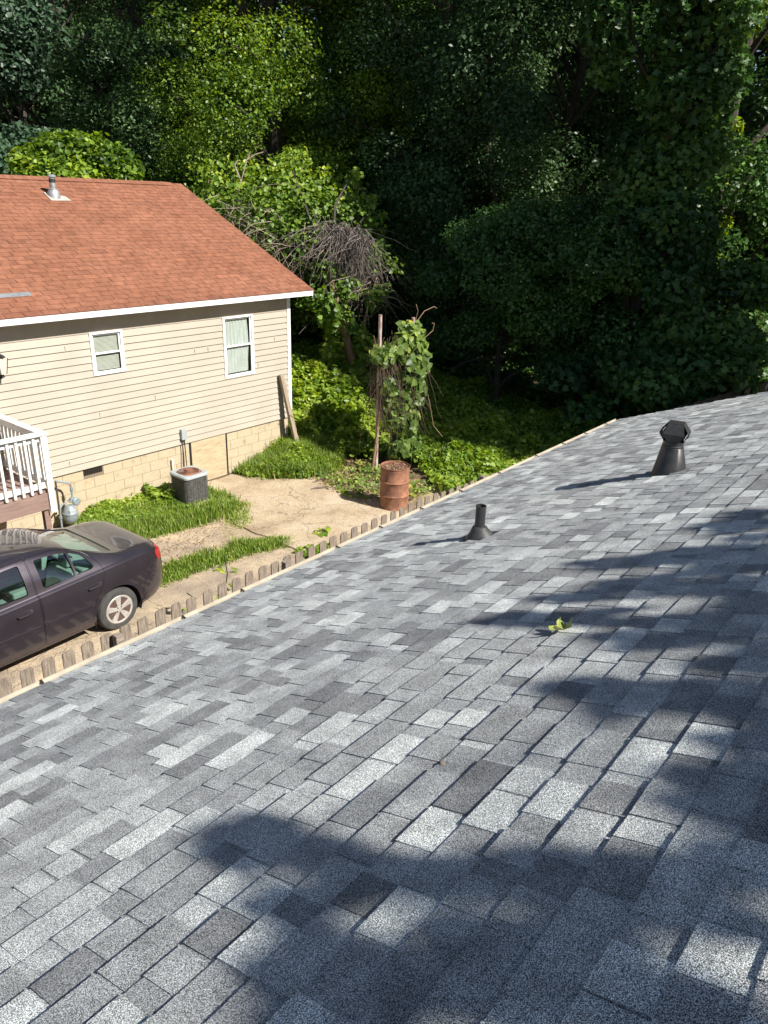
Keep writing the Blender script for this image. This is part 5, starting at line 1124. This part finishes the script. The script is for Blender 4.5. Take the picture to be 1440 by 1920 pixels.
# rows further back and trees along the side that keep the wood in shade
for k, (px, dist, H) in enumerate(((60, 46, 24), (230, 47, 25), (420, 45, 24), (580, 46, 23), (760, 44, 24), (930, 42, 26), (1100, 40, 26), (1270, 38, 26), (1430, 36, 26))):
    T(px, dist, 'forest_tree', 'tall tree in the back row of the woods, ' + ['far left', 'behind the dark trees left', 'behind the house ridge end', 'behind the sunlit tree', 'left of the middle', 'in the middle', 'right of the middle', 'behind the ivy wrapped tree', 'far right'][k],
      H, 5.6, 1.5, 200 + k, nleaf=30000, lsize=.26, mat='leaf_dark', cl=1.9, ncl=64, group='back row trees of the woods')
side = [(19.8, -2.2, 11.5, 2.2), (20.6, -4.0, 18, 2.2), (32, -1.0, 22, 4.0), (34, 1, 24, 5), (20.5, -10, 23, 3.6), (34, -8, 24, 5), (40, 4, 24, 5)]
for k, (x, y, H, R_) in enumerate(side):
    tree('side_tree', 'tall tree shading the back yard, ' + ('shortest of the near row', 'nearest to the ivy wrapped tree', 'second out from the ivy wrapped tree', 'third out from the ivy wrapped tree', 'nearest of the far side row', 'middle of the far side row', 'farthest one out')[k], x, y, H, R_, 3.0, 230 + k, nleaf=15000, lsize=.34, mat='leaf_dark', cl=1.9, ncl=60, group='trees shading the back yard')
# far wood mass closing the gaps
rng = np.random.default_rng(260); n = 60000; an = np.radians(rng.uniform(2, 78, n)); dd = rng.uniform(50, 60, n)
P = np.c_[dd * np.cos(an), dd * np.sin(an), rng.uniform(0, 1, n) ** .9 * (17 + 5 * np.sin(an * 14) + 2 * np.sin(an * 41))]
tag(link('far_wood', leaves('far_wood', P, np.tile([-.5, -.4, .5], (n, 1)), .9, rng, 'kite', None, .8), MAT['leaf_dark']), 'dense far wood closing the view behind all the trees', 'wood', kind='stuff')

# rear fence, seen over the end of the grey roof
rf = empty('rear_fence', (16, 5, 0), 'dark weathered board fence beyond the far end of the grey roof', 'fence')
a_ = at_z(1232, 776, 1.45); b_ = at_z(1440, 715, 1.45); d_ = (b_ - a_); d_.z = 0; L_ = d_.length; d_.normalize(); a0 = a_ - d_ * .6; nn_ = Vector((-d_.y, d_.x, 0))
k = 0
while k * .15 < L_ + 3.0:
    c = a0 + d_ * (k * .15); m = MB(); h = 1.45 + .02 * math.sin(k * 1.7)
    m.hexa([c - d_ * 0, c + d_ * .14, c + d_ * .14 + nn_ * .018, c + nn_ * .018, c - d_ * 0, c + d_ * .14, c + d_ * .14 + nn_ * .018, c + nn_ * .018])
    m.v = [(p[0], p[1], 0.0 if i < 4 else h) for i, p in enumerate(m.v)]; m.build('fence_board', MAT['dark_fence'], rf); k += 1
for t in (.25, .85, 1.5):
    c = a0 + d_ * (L_ * t) - nn_ * .1; m = MB(); m.box(c.x - .05, c.x + .05, c.y - .05, c.y + .05, 0, 1.5); m.build('fence_post', MAT['fence_wood'], rf)

# ================================================================ THE TREE THAT SHADES THE ROOF (stands behind the camera's right)
SH = [(4.422, 0.877, -0.071, -0.249, -0.297, -0.076, 24), (3.857, 0.906, -0.053, -0.324, -0.224, -0.066, 30), (3.743, 0.704, -0.02, -0.14, -0.445, -0.114, 21), (3.83, 1.307, -0.047, -0.321, -0.113, -0.044, 12), (3.426, 0.993, -0.025, -0.355, -0.175, -0.062, 26), (3.298, 0.611, -0.007, -0.143, -0.36, -0.094, 22), (3.298, 1.424, -0.008, -0.199, -0.077, -0.037, 12), (3.031, 1.139, 0.004, -0.328, -0.101, -0.044, 13), (2.971, 1.488, 0.005, -0.192, -0.067, -0.037, 12), (2.931, 0.713, 0.011, -0.287, -0.171, -0.055, 21), (2.744, 0.879, 0.015, -0.202, -0.082, -0.032, 12), (2.785, 0.46, 0.008, -0.102, -0.227, -0.058, 12), (2.576, 0.44, 0.014, -0.112, -0.067, -0.018, 12), (2.317, 0.847, 0.028, -0.163, -0.079, -0.035, 12), (2.328, 0.588, 0.025, -0.144, -0.096, -0.033, 12), (2.308, 0.338, 0.019, -0.098, -0.14, -0.036, 12), (2.223, 0.674, 0.023, -0.114, -0.043, -0.017, 12), (2.068, 0.277, 0.016, -0.064, -0.029, -0.007, 12), (1.862, 0.199, 0.014, -0.045, -0.097, -0.024, 12), (1.857, 0.301, 0.015, -0.048, -0.034, -0.01, 12), (1.757, 0.271, 0.023, -0.068, -0.031, -0.009, 12), (1.868, 0.358, 0.009, -0.031, -0.02, -0.006, 12), (1.671, 0.13, 0.009, -0.025, -0.077, -0.018, 12), (1.152, 1.428, 0.04, -0.106, -0.075, -0.088, 12), (1.086, 1.454, 0.027, -0.07, -0.036, -0.045, 12), (1.191, 1.251, 0.037, -0.098, -0.056, -0.057, 12), (1.163, 1.031, 0.046, -0.114, -0.054, -0.049, 12), (1.2, 0.855, 0.048, -0.118, -0.049, -0.038, 12), (1.273, 0.705, 0.04, -0.099, -0.041, -0.026, 12), (1.351, 0.568, 0.033, -0.082, -0.045, -0.024, 12), (1.402, 0.441, 0.04, -0.099, -0.052, -0.023, 12), (1.425, 0.287, 0.037, -0.09, -0.059, -0.021, 12), (1.513, 0.167, 0.031, -0.077, -0.058, -0.016, 12), (1.312, 0.351, 0.048, -0.11, -0.037, -0.015, 12), (1.349, 0.206, 0.025, -0.056, -0.024, -0.008, 12), (0.999, 1.095, 0.025, -0.057, -0.027, -0.028, 12), (0.898, 0.842, 0.034, -0.07, -0.058, -0.055, 12), (0.795, 0.879, 0.034, -0.069, -0.042, -0.044, 12), (0.872, 0.691, 0.026, -0.053, -0.043, -0.036, 12), (0.787, 0.738, 0.043, -0.083, -0.03, -0.028, 12), (1.158, 0.367, 0.04, -0.085, -0.044, -0.021, 12), (1, 0.466, 0.019, -0.038, -0.056, -0.033, 12), (1.037, 0.333, 0.027, -0.053, -0.034, -0.016, 12), (1.108, 0.166, 0.033, -0.064, -0.034, -0.012, 12), (1.074, 0.62, 0.02, -0.044, -0.027, -0.018, 12)]
rng = np.random.default_rng(300); Pl = []
for (x, y, axx, axy, bxx_, bxy, n) in SH:
    u = rng.uniform(0, 2 * PI, n); r_ = np.sqrt(rng.uniform(0, 1, n)); px = x + r_ * (axx * np.cos(u) + bxx_ * np.sin(u)); py = y + r_ * (axy * np.cos(u) + bxy * np.sin(u))
    pz = EZ + (EY - py) * math.tan(s1); dd = rng.uniform(7.6, 9.0, n)
    Pl.append(np.c_[px + SUN.x * dd, py + SUN.y * dd, pz + SUN.z * dd])
Pl = np.concatenate(Pl); bt_ = (8.5, -9.5, 0.0)
rt = empty('roadside_tree', bt_, 'broad tree behind the camera whose sprays shade the grey roof', 'tree')
m = MB(); tp = [(8.5, -9.5, -.2), (8.4, -9.4, 3), (8.2, -9.2, 6.0), (8.0, -9.0, 8.6)]; m.tube(tp, [.38, .3, .26, .2], 10); m.build('trunk', MAT['bark'], rt, smooth=True)
cents = []
for (x, y, *_r) in SH:
    pz = EZ + (EY - y) * math.tan(s1); cents.append(np.array([x, y, pz]) + np.array(SUN) * 8.9)
m = MB()
for c in cents[::3]: m.tube(limb_path(tp[-1], c, rng, .12), [.06, .05, .035, .02, .012, .006], 5)
m.build('branches', MAT['bark'], rt, smooth=True)
ex = [(8.5 + rng.uniform(-3, 4), -10.5 + rng.uniform(-4, 1), rng.uniform(6, 10.0), 1.5, 1.5, 1.1) for k in range(26)]
P2, d2_, i2 = blob_points(ex, 14000, rng)
Pa = np.r_[Pl, P2]; link('crown', leaves('crown', Pa - np.array(bt_), np.tile([0.1, -.5, .7], (len(Pa), 1)), .13, rng, 'heart', None, .35), MAT['leaf_mid'], rt)
for me in [m_ for m_ in bpy.data.meshes if m_.users == 0]: bpy.data.meshes.remove(me)
